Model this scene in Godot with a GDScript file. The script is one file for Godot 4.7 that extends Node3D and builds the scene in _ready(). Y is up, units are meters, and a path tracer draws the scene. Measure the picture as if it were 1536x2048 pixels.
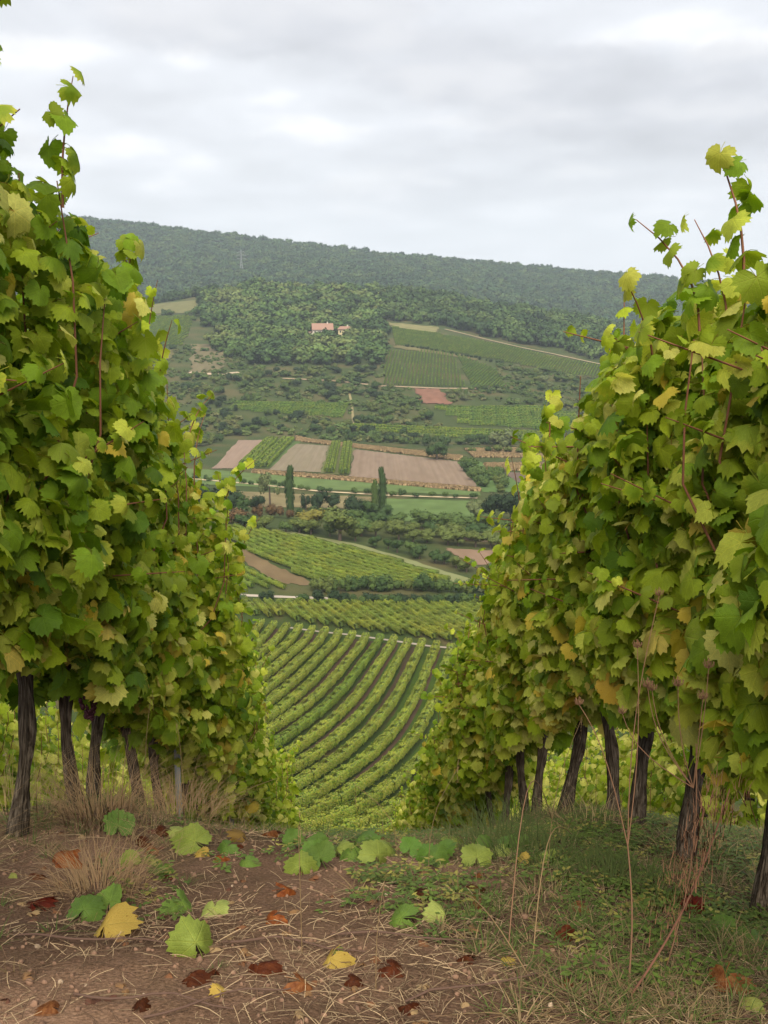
extends Node3D
# Vineyard on a hillside: two near vine rows, a hollow of vine rows below, valley fields, wooded hills.
# Eye at y = 0; d is the distance ahead (world z = -d).

var rng := RandomNumberGenerator.new()
var fine := FastNoiseLite.new()
var broad := FastNoiseLite.new()
var counts := {}

# ---------------------------------------------------------------- terrain
const TD: Array[float] = [-40.0, -6.0, 0.0, 1.2, 2.0, 3.0, 4.0, 5.0, 6.6, 9.0, 12.0, 16.0, 30.0, 50.0, 60.0, 68.0, 80.0, 100.0, 120.0, 140.0, 160.0, 200.0, 250.0, 300.0, 400.0, 450.0]
const TY: Array[float] = [-1.3, -1.38, -1.43, -1.46, -1.56, -1.86, -2.2, -2.74, -3.75, -5.35, -7.4, -10.1, -18.8, -29.6, -33.9, -36.8, -40.2, -43.6, -45.6, -47.0, -48.0, -48.5, -49.0, -49.5, -50.5, -51.2]
const CXS: Array[float] = [-600.0, -222.0, -127.0, -32.0, 39.0, 110.0, 181.0, 229.0, 420.0, 700.0]
const CYS: Array[float] = [-5.0, 18.5, 31.0, 30.0, 24.0, 12.0, 2.6, -9.0, -24.0, -30.0]
const GU: Array[float] = [40.0, 58.0, 66.0, 76.4, 83.6, 92.6, 102.8, 117.0, 130.0, 143.0, 160.0]
const GV: Array[float] = [-40.0, -24.0, -19.5, -14.8, -12.2, -9.2, -6.5, -3.8, -1.9, 0.0, 1.4]

func tangent(xs: Array[float], ys: Array[float], j: int) -> float:
	var n := xs.size()
	if j == 0:
		return (ys[1] - ys[0]) / (xs[1] - xs[0])
	if j == n - 1:
		return (ys[n - 1] - ys[n - 2]) / (xs[n - 1] - xs[n - 2])
	var a := (ys[j] - ys[j - 1]) / (xs[j] - xs[j - 1])
	var b := (ys[j + 1] - ys[j]) / (xs[j + 1] - xs[j])
	return 0.0 if a * b <= 0.0 else 2.0 * a * b / (a + b)

func spline(xs: Array[float], ys: Array[float], x: float) -> float:
	var n := xs.size()
	if x <= xs[0]:
		return ys[0]
	if x >= xs[n - 1]:
		return ys[n - 1]
	var i := 0
	while x > xs[i + 1]:
		i += 1
	var w := xs[i + 1] - xs[i]
	var t := (x - xs[i]) / w
	var u := 1.0 - t
	return (1.0 + 2.0 * t) * u * u * ys[i] + t * u * u * w * tangent(xs, ys, i) + t * t * (3.0 - 2.0 * t) * ys[i + 1] + t * t * (t - 1.0) * w * tangent(xs, ys, i + 1)

func gauss(x: float) -> float:
	return exp(-x * x)

func height(x: float, d: float) -> float:
	var y := spline(TD, TY, d)
	if d < 14.0:
		y += 0.27 * gauss((x + 1.25 + 0.05 * d) / 0.45) * gauss((d - 6.2) / 2.4)
		y += 0.30 * gauss((x - 1.42 + 0.05 * d) / 0.45) * gauss((d - 6.8) / 2.3)
		y -= 0.10 * smoothstep(0.4, 1.4, x) * gauss((d - 3.0) / 1.3)
	elif d < 450.0:
		var u := (x + 62.0) / 46.0
		var v := (d - 214.0) / 34.0
		y += 9.0 * exp(-(u * u + v * v))
	else:
		var c := spline(CXS, CYS, x)
		if d < 950.0:
			y += (c + 51.2) * pow((d - 450.0) / 500.0, 1.15)
		elif d < 1150.0:
			y = c - 25.0 * smoothstep(950.0, 1150.0, d)
		else:
			var t := (d - 1150.0) / 750.0
			var top := 121.0 - (0.115 if x < 0.0 else 0.085) * x
			y = c - 25.0 + (top - c + 25.0) * (pow(t, 0.9) if t < 1.0 else 1.0 - 0.3 * (t - 1.0) * (t - 1.0))
	return y

func soil_height(x: float, d: float) -> float:
	var y := height(x, d)
	if d < 12.0 and d > -3.0 and absf(x) < 6.0:
		var k := smoothstep(12.0, 6.0, d)
		y += k * (0.034 * fine.get_noise_2d(x * 3.0, d * 3.0) + 0.014 * fine.get_noise_2d(x * 11.0 + 40.0, d * 11.0) + 0.008 * fine.get_noise_2d(x * 34.0, d * 34.0))
	return y

func at(x: float, d: float, up := 0.0) -> Vector3:
	return Vector3(x, height(x, d) + up, -d)

func on_soil(x: float, d: float, up := 0.0) -> Vector3:
	return Vector3(x, soil_height(x, d) + up, -d)

# ---------------------------------------------------------------- names and metas
func numbered(called: String) -> String:
	var k: int = counts.get(called, 0)
	counts[called] = k + 1
	return called if k == 0 else "%s_%03d" % [called, k]

func tag(o: Node3D, label: String, category: String, group := "", kind := "") -> Node3D:
	o.set_meta("label", label)
	if category:
		o.set_meta("category", category)
	if group:
		o.set_meta("group", group)
	if kind:
		o.set_meta("kind", kind)
	return o

func thing(called: String, where: Vector3, label: String, category: String, group := "", kind := "") -> Node3D:
	var o := Node3D.new()
	o.name = numbered(called)
	add_child(o)
	o.position = where
	return tag(o, label, category, group, kind)

func part(called: String, mesh: Mesh, m: Material, parent: Node3D, xf := Transform3D()) -> MeshInstance3D:
	var o := MeshInstance3D.new()
	o.name = called
	o.mesh = mesh
	o.material_override = m
	o.transform = xf
	parent.add_child(o, true)
	return o

func single(called: String, mesh: Mesh, m: Material, where: Vector3, label: String, category: String, group := "", kind := "") -> MeshInstance3D:
	var o := MeshInstance3D.new()
	o.name = numbered(called)
	o.mesh = mesh
	o.material_override = m
	add_child(o)
	o.position = where
	tag(o, label, category, group, kind)
	return o

func structure(called: String, mesh: Mesh, m: Material, label: String) -> MeshInstance3D:
	return single(called, mesh, m, Vector3.ZERO, label, "ground", "", "structure")

func scatter(called: String, mesh: Mesh, m: Material, where: Array[Transform3D], tint: PackedColorArray, parent: Node3D) -> MultiMeshInstance3D:
	var mm := MultiMesh.new()
	mm.transform_format = MultiMesh.TRANSFORM_3D
	mm.use_colors = true
	mm.mesh = mesh
	mm.instance_count = where.size()
	for i in where.size():
		mm.set_instance_transform(i, where[i])
		mm.set_instance_color(i, tint[i])
	var o := MultiMeshInstance3D.new()
	o.name = called if parent != self else numbered(called)
	o.multimesh = mm
	o.material_override = m
	parent.add_child(o, true)
	o.set_meta("kind", "stuff")
	return o

# ---------------------------------------------------------------- mesh builder
class Build:
	var v := PackedVector3Array()
	var n := PackedVector3Array()
	var t := PackedVector2Array()
	var c := PackedColorArray()
	var f := PackedInt32Array()

	func dot(p: Vector3, normal: Vector3, uv := Vector2.ZERO, col := Color.WHITE) -> int:
		v.append(p)
		n.append(normal)
		t.append(uv)
		c.append(col)
		return v.size() - 1

	func tri(a: int, b: int, d: int) -> void:
		f.append(a)
		f.append(b)
		f.append(d)

	func quad(a: Vector3, b: Vector3, p: Vector3, d: Vector3, col := Color.WHITE, normal := Vector3.ZERO) -> void:
		var nn := normal if normal != Vector3.ZERO else (p - a).cross(b - a).normalized()
		var i := dot(a, nn, Vector2(0, 0), col)
		dot(b, nn, Vector2(1, 0), col)
		dot(p, nn, Vector2(1, 1), col)
		dot(d, nn, Vector2(0, 1), col)
		tri(i, i + 1, i + 2)
		tri(i, i + 2, i + 3)

	func box(lo: Vector3, hi: Vector3, col := Color.WHITE) -> void:
		var p: Array[Vector3] = []
		for k in 8:
			p.append(Vector3(hi.x if k & 1 else lo.x, hi.y if k & 2 else lo.y, hi.z if k & 4 else lo.z))
		quad(p[0], p[2], p[3], p[1], col, Vector3(0, 0, -1))
		quad(p[5], p[7], p[6], p[4], col, Vector3(0, 0, 1))
		quad(p[4], p[6], p[2], p[0], col, Vector3(-1, 0, 0))
		quad(p[1], p[3], p[7], p[5], col, Vector3(1, 0, 0))
		quad(p[2], p[6], p[7], p[3], col, Vector3(0, 1, 0))
		quad(p[0], p[1], p[5], p[4], col, Vector3(0, -1, 0))

	func bar(a: Vector3, b: Vector3, r: float, col := Color.WHITE) -> void:
		tube([a, b], [r, r], 4, col)

	# a round bar along a path; gnarl pushes its rings in and out
	func tube(path: Array, radii: Array, sides: int, col := Color.WHITE, gnarl: FastNoiseLite = null, amount := 0.0, capped := true) -> void:
		var count := path.size()
		var first := v.size()
		var side := Vector3.ZERO
		var along := 0.0
		for i in count:
			var here: Vector3 = path[i]
			var before: Vector3 = path[maxi(i - 1, 0)]
			var after: Vector3 = path[mini(i + 1, count - 1)]
			var dir := (after - before).normalized()
			if side == Vector3.ZERO:
				side = dir.cross(Vector3(0.31, 0.2, 0.93)).normalized()
			side = (side - dir * side.dot(dir)).normalized()
			var other := dir.cross(side)
			if i > 0:
				along += here.distance_to(before)
			for k in sides + 1:
				var a := TAU * k / sides
				var out := side * cos(a) + other * sin(a)
				var r: float = radii[i]
				if gnarl:
					r *= 1.0 + amount * (gnarl.get_noise_3d(cos(a) * 9.0 + here.x * 20.0, here.y * 10.0, sin(a) * 9.0 + here.z * 20.0) + 0.6 * gnarl.get_noise_3d(cos(a) * 26.0, here.y * 22.0 + here.x * 31.0, sin(a) * 26.0) + 0.5 * gnarl.get_noise_3d(cos(a) * 60.0, here.y * 9.0, sin(a) * 60.0))
				dot(here + out * r, out, Vector2(float(k) / sides, along * 2.0), col)
		for i in count - 1:
			for k in sides:
				var a := first + i * (sides + 1) + k
				var b := a + sides + 1
				tri(a, b, a + 1)
				tri(a + 1, b, b + 1)
		if capped:
			for e in [0, count - 1]:
				var dir: Vector3 = (path[count - 1] - path[count - 2]).normalized() if e else (path[0] - path[1]).normalized()
				var mid := dot(path[e], dir, Vector2.ZERO, col)
				var start: int = first + e * (sides + 1)
				for k in sides:
					if e:
						tri(mid, start + k, start + k + 1)
					else:
						tri(mid, start + k + 1, start + k)

	func blob(at: Vector3, r: Vector3, rings: int, sides: int, col := Color.WHITE, lump: FastNoiseLite = null, amount := 0.0) -> void:
		var first := v.size()
		for i in rings + 1:
			var up := PI * i / rings
			for k in sides + 1:
				var a := TAU * k / sides
				var out := Vector3(sin(up) * cos(a), cos(up), sin(up) * sin(a))
				var s := 1.0
				if lump:
					s += amount * lump.get_noise_3d(out.x * 60.0 + at.x * 50.0, out.y * 60.0 + at.y * 50.0, out.z * 60.0)
				dot(at + out * r * s, out, Vector2(float(k) / sides, float(i) / rings), col)
		for i in rings:
			for k in sides:
				var a := first + i * (sides + 1) + k
				var b := a + sides + 1
				tri(a, a + 1, b)
				tri(a + 1, b + 1, b)

	func smooth() -> void:   # normals from the faces, kept smooth across shared points
		n.fill(Vector3.ZERO)
		for i in range(0, f.size(), 3):
			var nn := (v[f[i + 2]] - v[f[i]]).cross(v[f[i + 1]] - v[f[i]])
			for k in 3:
				n[f[i + k]] += nn
		for i in n.size():
			n[i] = n[i].normalized() if n[i].length_squared() > 0.0 else Vector3.UP

	func agree() -> void:   # every face turned the way its normals point
		for i in range(0, f.size(), 3):
			var nn := (v[f[i + 2]] - v[f[i]]).cross(v[f[i + 1]] - v[f[i]])
			if nn.dot(n[f[i]] + n[f[i + 1]] + n[f[i + 2]]) < 0.0:
				var k := f[i + 1]
				f[i + 1] = f[i + 2]
				f[i + 2] = k

	func mesh() -> ArrayMesh:
		agree()
		var a := []
		a.resize(Mesh.ARRAY_MAX)
		a[Mesh.ARRAY_VERTEX] = v
		a[Mesh.ARRAY_NORMAL] = n
		a[Mesh.ARRAY_TEX_UV] = t
		a[Mesh.ARRAY_COLOR] = c
		a[Mesh.ARRAY_INDEX] = f
		var m := ArrayMesh.new()
		m.add_surface_from_arrays(Mesh.PRIMITIVE_TRIANGLES, a)
		return m

func rand(a: float, b: float) -> float:
	return rng.randf_range(a, b)

func lin(r: float, g: float, b: float) -> Color:
	return Color(r, g, b).linear_to_srgb()

func mat(color: Color, rough := 0.9, vertex := false, spec := 0.3) -> StandardMaterial3D:
	var m := StandardMaterial3D.new()
	m.albedo_color = color
	m.roughness = rough
	m.metallic_specular = spec
	m.vertex_color_use_as_albedo = vertex
	m.cull_mode = BaseMaterial3D.CULL_DISABLED
	return m

# ---------------------------------------------------------------- textures
func noise_texture(freq: float, octaves: int, low: Color, high: Color, size := 512, type := FastNoiseLite.TYPE_SIMPLEX_SMOOTH, seed_ := 3) -> NoiseTexture2D:
	var t := NoiseTexture2D.new()
	t.width = size
	t.height = size
	t.seamless = true
	var n := FastNoiseLite.new()
	n.noise_type = type
	n.frequency = freq
	n.fractal_octaves = octaves
	n.seed = seed_
	t.noise = n
	var g := Gradient.new()
	g.set_color(0, low)
	g.set_color(1, high)
	t.color_ramp = g
	return t

func bump_texture(freq: float, octaves: int, strength: float, size := 512, type := FastNoiseLite.TYPE_SIMPLEX_SMOOTH) -> NoiseTexture2D:
	var t := NoiseTexture2D.new()
	t.width = size
	t.height = size
	t.seamless = true
	t.as_normal_map = true
	t.bump_strength = strength
	var n := FastNoiseLite.new()
	n.noise_type = type
	n.frequency = freq
	n.fractal_octaves = octaves
	n.seed = 11
	t.noise = n
	return t

# The veins of a vine leaf: five from the stalk to the lobes, each with side veins. p is in the leaf's own plane.
func vein(p: Vector2) -> float:
	var best := 0.0
	for k in 5:
		var ang: float = [90.0, 38.0, 142.0, -14.0, 194.0][k]
		var dir := Vector2.from_angle(deg_to_rad(ang))
		var s := p.dot(dir)
		var w := p.dot(Vector2(-dir.y, dir.x))
		if s < 0.0 or s > 0.7:
			continue
		best = maxf(best, 1.0 - absf(w) / (0.017 - 0.014 * s))
		var side := fposmod(s - absf(w) * 0.8, 0.105)
		var gap := minf(side, 0.105 - side)
		if absf(w) < 0.30 * (1.0 - s) + 0.04 and s > absf(w) * 0.8:
			best = maxf(best, 0.55 * (1.0 - gap / 0.009))
	return clampf(best, 0.0, 1.0)

var leaf_pictures: Array[ImageTexture] = []
var leaf_relief: ImageTexture

func make_leaf_pictures() -> void:
	const S := 192
	var relief := Image.create(S, S, false, Image.FORMAT_RGBA8)
	var pics: Array[Image] = []
	for k in 5:
		pics.append(Image.create(S, S, false, Image.FORMAT_RGB8))
	for y in S:
		for x in S:
			var p := Vector2((x + 0.5) / S - 0.5, 0.62 - (y + 0.5) / S) * 1.3
			var vv := vein(p)
			var patch := 0.5 + 0.5 * broad.get_noise_2d(x * 1.6, y * 1.6)
			var grain := fine.get_noise_2d(x * 3.1, y * 3.1)
			var speck := fine.get_noise_2d(x * 1.2 + 300.0, y * 1.2)
			var edge := clampf(p.distance_to(Vector2(0, 0.08)) / 0.6, 0.0, 1.0)
			var bump := 0.5 + 0.18 * grain - 0.42 * vv + 0.22 * patch
			relief.set_pixel(x, y, Color(bump, bump, bump))
			# 0: even green, pale veins
			var g := 0.90 + 0.12 * grain + 0.14 * (patch - 0.5)
			pics[0].set_pixel(x, y, Color(g * 0.97 + 0.16 * vv, g + 0.12 * vv, g * 0.9 + 0.10 * vv))
			# 1: turning: green along the veins, yellow between them
			var turn := clampf(edge * 1.5 - 0.5 + 0.8 * (patch - 0.5) - 0.5 * vv, 0.0, 1.0)
			pics[1].set_pixel(x, y, Color(0.58, 0.67, 0.22).lerp(Color(0.80, 0.80, 0.30), turn) * (0.92 + 0.12 * grain))
			# 2: yellow with a few brown specks
			var yc := Color(0.93, 0.86, 0.62) * (0.93 + 0.1 * grain)
			var blot := patch + 0.35 * speck + 0.25 * edge
			if blot > 0.98:
				yc = yc.lerp(Color(0.52, 0.37, 0.19), clampf((blot - 0.98) * 5.0, 0.0, 0.8))
			pics[2].set_pixel(x, y, yc.lerp(Color(0.95, 0.92, 0.70), vv * 0.5))
			# 3: dry
			var dc := Color(0.80, 0.68, 0.56).lerp(Color(0.52, 0.36, 0.26), clampf(patch * 1.3 - 0.2 + 0.4 * grain, 0.0, 1.0))
			pics[3].set_pixel(x, y, dc.lerp(Color(0.72, 0.56, 0.40), vv * 0.7))
			# 4: green with a burnt brown rim
			var burn := clampf((edge - 0.90 + 0.34 * (patch - 0.5) + 0.14 * speck) * 7.0, 0.0, 0.85)
			pics[4].set_pixel(x, y, (Color(0.58, 0.63, 0.25) * (0.92 + 0.12 * grain)).lerp(Color(0.62, 0.61, 0.36), vv * 0.6).lerp(Color(0.48, 0.32, 0.16), burn))
	for k in 5:
		leaf_pictures.append(ImageTexture.create_from_image(pics[k]))
	relief.bump_map_to_normal_map(4.0)
	leaf_relief = ImageTexture.create_from_image(relief)

func leaf_mat(color: Color, picture: int, vertex := false, through := 1.0) -> StandardMaterial3D:
	var m := mat(color, 0.55, vertex, 0.32)
	m.albedo_texture = leaf_pictures[picture]
	m.normal_enabled = true
	m.normal_texture = leaf_relief
	m.normal_scale = 1.1
	m.backlight_enabled = through > 0.0
	m.backlight = Color(through, through, through * 0.7)
	return m

# A vine leaf: five toothed lobes, cupped and folded, stalk at the origin, tip along +y, upper face +z.
const LOBE: Array[float] = [1.0, 0.94, 0.85, 0.85, 0.91, 0.87, 0.77, 0.80, 0.81, 0.75, 0.68, 0.52, 0.18]

func leaf_mesh(seed_: int, cup: float, fold: float, droop: float, wave: float, stalk := true) -> ArrayMesh:
	var r := RandomNumberGenerator.new()
	r.seed = seed_
	var b := Build.new()
	var ph := r.randf() * TAU
	var skew := r.randf_range(-0.1, 0.1)
	var wide := r.randf_range(0.9, 1.08)
	var shape := func(p: Vector2) -> Vector3:
		var q := p.length()
		var z := -cup * q * q - fold * absf(p.x) + wave * q * sin(3.0 * p.angle() + ph) - droop * maxf(p.y, 0.0) * maxf(p.y, 0.0)
		return Vector3(p.x, p.y, z)
	var put := func(p: Vector2) -> int:
		var e: Vector3 = (shape as Callable).call(p)
		return b.dot(e, Vector3(0, 0, 1), Vector2(p.x / 1.3 + 0.5, 0.62 - p.y / 1.3))
	const N := 38
	var centre: int = (put as Callable).call(Vector2.ZERO)
	var outer: Array[int] = []
	var inner: Array[int] = []
	for k in N:
		var u := (float(k) + 0.5) / N * 2.0 - 1.0         # -1 .. 1 round from sinus to sinus
		var ang := absf(u) * 12.0
		var i := mini(int(ang), 11)
		var rad := lerpf(LOBE[i], LOBE[i + 1], ang - i) * 0.60
		rad *= (1.08 if k % 2 == 0 else 0.94) * r.randf_range(0.94, 1.06) * (0.8 if r.randf() < 0.05 else 1.0)
		var dir := Vector2.from_angle(PI / 2 - u * deg_to_rad(172.0) + skew * (1.0 - absf(u)))
		outer.append((put as Callable).call(Vector2(dir.x * rad * wide, dir.y * rad)))
	for k in range(0, N, 3):
		var p := b.v[outer[mini(k + 1, N - 1)]]
		inner.append((put as Callable).call(Vector2(p.x, p.y) * 0.55))
	var m := inner.size()
	for k in m - 1:
		b.tri(centre, inner[k], inner[k + 1])
	for k in N - 1:
		var j := mini(k / 3, m - 1)
		b.tri(inner[j], outer[k], outer[k + 1])
		if k % 3 == 2 and j + 1 < m:
			b.tri(inner[j], outer[k + 1], inner[j + 1])
	b.smooth()
	for i in b.n.size():
		if b.n[i].z < 0.0:
			b.n[i] = -b.n[i]
	if stalk:
		b.tube([Vector3(0, 0, 0), Vector3(0.02, -0.25, -0.06), Vector3(0.04, -0.45, -0.2)], [0.011, 0.009, 0.012], 3, Color(0.8, 0.5, 0.4), null, 0.0, false)
	return b.mesh()

var leaves: Array[ArrayMesh] = []
var dry_leaves: Array[ArrayMesh] = []
var bent_leaves: Array[ArrayMesh] = []
var leaf_mats := {}
var many_leaves: StandardMaterial3D
var bark: StandardMaterial3D
var cane_mat: StandardMaterial3D

# kinds of leaf: 0 dark green, 1 green, 2 yellow-green, 3 pale yellow-green, 4 yellow, 5 ochre, 6 brown, 7 red
const LEAF_COLOR: Array[Color] = [Color(0.120, 0.220, 0.022), Color(0.215, 0.330, 0.027), Color(0.355, 0.440, 0.038), Color(0.54, 0.57, 0.11), Color(0.72, 0.68, 0.22), Color(0.66, 0.52, 0.15), Color(0.19, 0.085, 0.04), Color(0.28, 0.05, 0.03)]

func make_leaves() -> void:
	for k in 15:
		leaves.append(leaf_mesh(100 + k, rand(0.2, 0.9), rand(-0.2, 0.55), rand(-0.1, 0.9), rand(0.06, 0.2)))
	for k in 6:
		dry_leaves.append(leaf_mesh(300 + k, rand(0.7, 1.3), rand(0.1, 0.6), rand(-0.3, 0.6), rand(0.15, 0.3)))
	for k in 8:
		bent_leaves.append(leaf_mesh(400 + k, rand(0.3, 1.2), rand(0.1, 0.8) * (1.0 if k % 3 else -0.7), rand(-0.6, 0.9), rand(0.1, 0.25)))
	for k in 8:
		var c := LEAF_COLOR[k]
		var set_: Array[StandardMaterial3D] = []
		for j in 3:
			var s: float = [0.82, 1.0, 1.2][j]
			var cc := Color(c.r * s * rand(0.92, 1.08), c.g * s, c.b * s * rand(0.8, 1.2)).linear_to_srgb()
			set_.append(leaf_mat(cc, 3 if k >= 6 else 2 if k >= 4 else 0))
		if k == 1:
			set_.append(leaf_mat(Color(0.86, 1.0, 0.60), 4))
		if k == 2 or k == 3:
			set_.append(leaf_mat(Color.WHITE if k == 3 else Color(0.85, 0.9, 0.75), 1))
			set_.append(leaf_mat(Color(0.95, 1.0, 0.80), 4))
		leaf_mats[k] = set_
	many_leaves = leaf_mat(Color.WHITE, 0, true)
	bark = mat(Color.WHITE, 0.95, true, 0.15)
	var bt := noise_texture(0.02, 5, Color(0.30, 0.27, 0.25), Color(1.0, 0.98, 0.95), 512, FastNoiseLite.TYPE_SIMPLEX_SMOOTH, 8)
	bark.albedo_texture = bt
	bark.uv1_scale = Vector3(2.0, 0.35, 1.0)
	bark.normal_enabled = true
	bark.normal_texture = bump_texture(0.03, 5, 12.0)
	bark.normal_scale = 1.4
	cane_mat = mat(lin(0.17, 0.075, 0.045), 0.6)

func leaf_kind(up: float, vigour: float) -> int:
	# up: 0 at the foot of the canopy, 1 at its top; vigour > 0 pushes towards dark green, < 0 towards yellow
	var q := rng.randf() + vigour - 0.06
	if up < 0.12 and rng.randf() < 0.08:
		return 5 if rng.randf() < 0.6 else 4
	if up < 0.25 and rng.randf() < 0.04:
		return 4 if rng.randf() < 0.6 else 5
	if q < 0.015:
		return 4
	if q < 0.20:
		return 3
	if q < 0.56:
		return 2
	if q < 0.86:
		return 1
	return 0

func leaf_pose(where: Vector3, normal: Vector3, spin: float, size: float) -> Transform3D:
	var z := normal.normalized()
	var down := Vector3.DOWN - z * Vector3.DOWN.dot(z)
	if down.length() < 0.05:
		down = Vector3.FORWARD - z * Vector3.FORWARD.dot(z)
	var y := down.normalized().rotated(z, spin)
	var x := y.cross(z)
	return Transform3D(Basis(x * size * (0.9 + 0.2 * absf(sin(where.x * 91.0 + where.y * 57.0))), y * size, z * size), where)

# ---------------------------------------------------------------- one grape vine
const DRIFT := -0.05     # the rows swing slightly to the left as they run ahead

func gnarly_trunk(top: Vector3, r0: float, lean: float) -> ArrayMesh:
	var b := Build.new()
	var path := []
	var radii := []
	var sway := rand(0.0, TAU)
	for i in 44:
		var t := i / 43.0
		path.append(Vector3(top.x * t + sin(t * 4.2 + sway) * 0.03 + lean * (1.0 - t) * (1.0 - t), -0.10 + (top.y + 0.10) * t, top.z * t + cos(t * 3.6 + sway * 1.7) * 0.022))
		var knot := 0.22 * gauss((t - 0.95) / 0.08) + 0.40 * gauss(t / 0.16) + 0.10 * sin(t * 17.0 + sway)
		radii.append(r0 * (0.92 - 0.12 * t + knot))
	var k := rand(0.85, 1.1)
	b.tube(path, radii, 30, Color(0.17 * k, 0.147 * k, 0.128 * k), fine, 0.75)
	b.smooth()
	return b.mesh()

func vine(called: String, x: float, d: float, aisle: float, tall: float, bulge: float, vigour: float, as_parts: int, as_stuff: int, size: float, label: String, group: String, foot := 0.70, lean := 0.0, shoots := 3) -> Node3D:
	var base := on_soil(x, d)
	var o := thing(called, base, label, "grape vine", group)
	var side := Vector3(aisle, 0, 0)
	part("trunk", gnarly_trunk(Vector3(rand(-0.05, 0.05), 0.86, rand(-0.05, 0.05)), rand(0.028, 0.034), lean), bark, o)
	var long := 1.05
	var spot := func(s: float, up: float, w: float) -> Vector3:
		return Vector3(x + DRIFT * s, height(x + DRIFT * s, d + s) + up, -d - s) + side * w - base
	# cordon along the wire and canes up from it
	var arms := Build.new()
	for s in [-1, 1]:
		arms.tube([(spot as Callable).call(0.0, 0.82, 0.0), (spot as Callable).call(0.2 * s, 0.88, 0.0), (spot as Callable).call(0.5 * s, 0.86, 0.02)], [0.02, 0.014, 0.008], 6, Color(0.15, 0.115, 0.095), fine, 0.4)
	part("cordon", arms.mesh(), bark, o)
	var tips: Array = []
	for k in 8:
		var s := (k - 3.5) / 8.0 * long + rand(-0.06, 0.06)
		var w := rand(-0.05, bulge * 0.75) if k % 3 else bulge * rand(0.95, 1.1)
		var top := tall * rand(0.80, 1.0)
		var path := []
		for i in 6:
			var t := i / 5.0
			path.append((spot as Callable).call(s + rand(-0.03, 0.03) + 0.1 * sin(t * 3.0 + k), lerpf(0.85, top, t), w * sin(minf(t * 1.4, 1.0) * PI * 0.5) + rand(-0.02, 0.02)))
		tips.append([s, w, top])
		var b := Build.new()
		b.tube(path, [0.0055, 0.005, 0.0045, 0.004, 0.0033, 0.002], 5)
		part("cane", b.mesh(), cane_mat, o)
	var made := 0
	# shoots above the hedge, with leaves to their tips
	for k in shoots:
		var from: Array = tips[rng.randi() % tips.size()]
		var path := []
		var s0: float = from[0]
		var w0: float = from[1]
		var y0: float = minf(from[2], tall - 0.25)
		var reach := rand(0.20, 0.50)
		var ds := rand(-0.22, 0.22)
		var dw := rand(-0.05, 0.20)
		for i in 6:
			var t := i / 5.0
			path.append((spot as Callable).call(s0 + ds * t * t, y0 + 0.1 + reach * t, w0 + dw * t * t))
		var b := Build.new()
		b.tube(path, [0.0045, 0.004, 0.0036, 0.003, 0.0024, 0.0014], 5)
		part("cane", b.mesh(), cane_mat, o)
		for i in 9:
			var t := (i + rand(0.0, 0.6)) / 9.0 * 5.0
			var p: Vector3 = path[int(t)].lerp(path[mini(int(t) + 1, 5)], t - int(t))
			var outward := Vector3(rand(-1, 1), rand(0.1, 0.8), rand(-1, 1)).normalized()
			var kind := 3 if rng.randf() < 0.45 else 2 if rng.randf() < 0.7 else 1
			part("leaf_%03d" % made, leaves[rng.randi() % 15], leaf_mats[kind][rng.randi() % leaf_mats[kind].size()], o, leaf_pose(p + outward * 0.05, outward + side * 0.4, rand(-1.2, 1.2), size * lerpf(1.0, 0.6, t / 5.0) * rand(0.8, 1.1)))
			made += 1
	# short side shoots that stand out from the face of the hedge
	for k in (4 if as_parts > 0 else 0):
		var s := rand(-0.5, 0.5)
		var y := rand(1.0, tall - 0.15)
		var w := bulge * 0.8
		var path := []
		var out := rand(0.16, 0.36)
		var rise := rand(-0.05, 0.2)
		for i in 4:
			var t := i / 3.0
			path.append((spot as Callable).call(s - 0.1 * t, y + rise * t, w + out * t))
		var b := Build.new()
		b.tube(path, [0.0035, 0.003, 0.0025, 0.0014], 4)
		part("cane", b.mesh(), cane_mat, o)
		for i in 6:
			var t := (i + 0.5) / 6.0 * 3.0
			var p: Vector3 = path[int(t)].lerp(path[int(t) + 1], t - int(t))
			var turn := Vector3(rand(-1, 1), rand(0.2, 1.0), rand(-1, 1)).normalized()
			var kind := 3 if rng.randf() < 0.4 else 2 if rng.randf() < 0.75 else 1
			part("leaf_%03d" % made, leaves[rng.randi() % 15], leaf_mats[kind][rng.randi() % leaf_mats[kind].size()], o, leaf_pose(p + turn * 0.03, turn + side * 0.5, rand(-1.2, 1.2), size * rand(0.35, 0.75)))
			made += 1
	# the canopy
	var where: Array[Transform3D] = []
	var tint := PackedColorArray()
	var want := as_parts + as_stuff
	var faced := 0
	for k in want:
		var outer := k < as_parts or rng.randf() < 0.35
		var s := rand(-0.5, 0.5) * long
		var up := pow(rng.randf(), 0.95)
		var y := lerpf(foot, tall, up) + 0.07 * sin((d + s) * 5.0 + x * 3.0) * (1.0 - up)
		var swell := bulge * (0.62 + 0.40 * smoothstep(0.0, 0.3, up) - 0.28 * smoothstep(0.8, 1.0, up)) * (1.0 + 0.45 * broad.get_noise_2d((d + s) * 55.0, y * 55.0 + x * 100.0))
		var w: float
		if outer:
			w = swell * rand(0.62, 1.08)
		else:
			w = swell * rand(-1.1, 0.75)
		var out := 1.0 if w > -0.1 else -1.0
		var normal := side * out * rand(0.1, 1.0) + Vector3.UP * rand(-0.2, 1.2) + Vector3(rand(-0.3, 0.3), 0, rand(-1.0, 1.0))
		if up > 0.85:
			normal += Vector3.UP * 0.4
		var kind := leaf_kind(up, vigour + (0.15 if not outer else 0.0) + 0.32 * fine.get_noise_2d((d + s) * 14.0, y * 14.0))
		var p: Vector3 = (spot as Callable).call(s, y, w)
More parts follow.
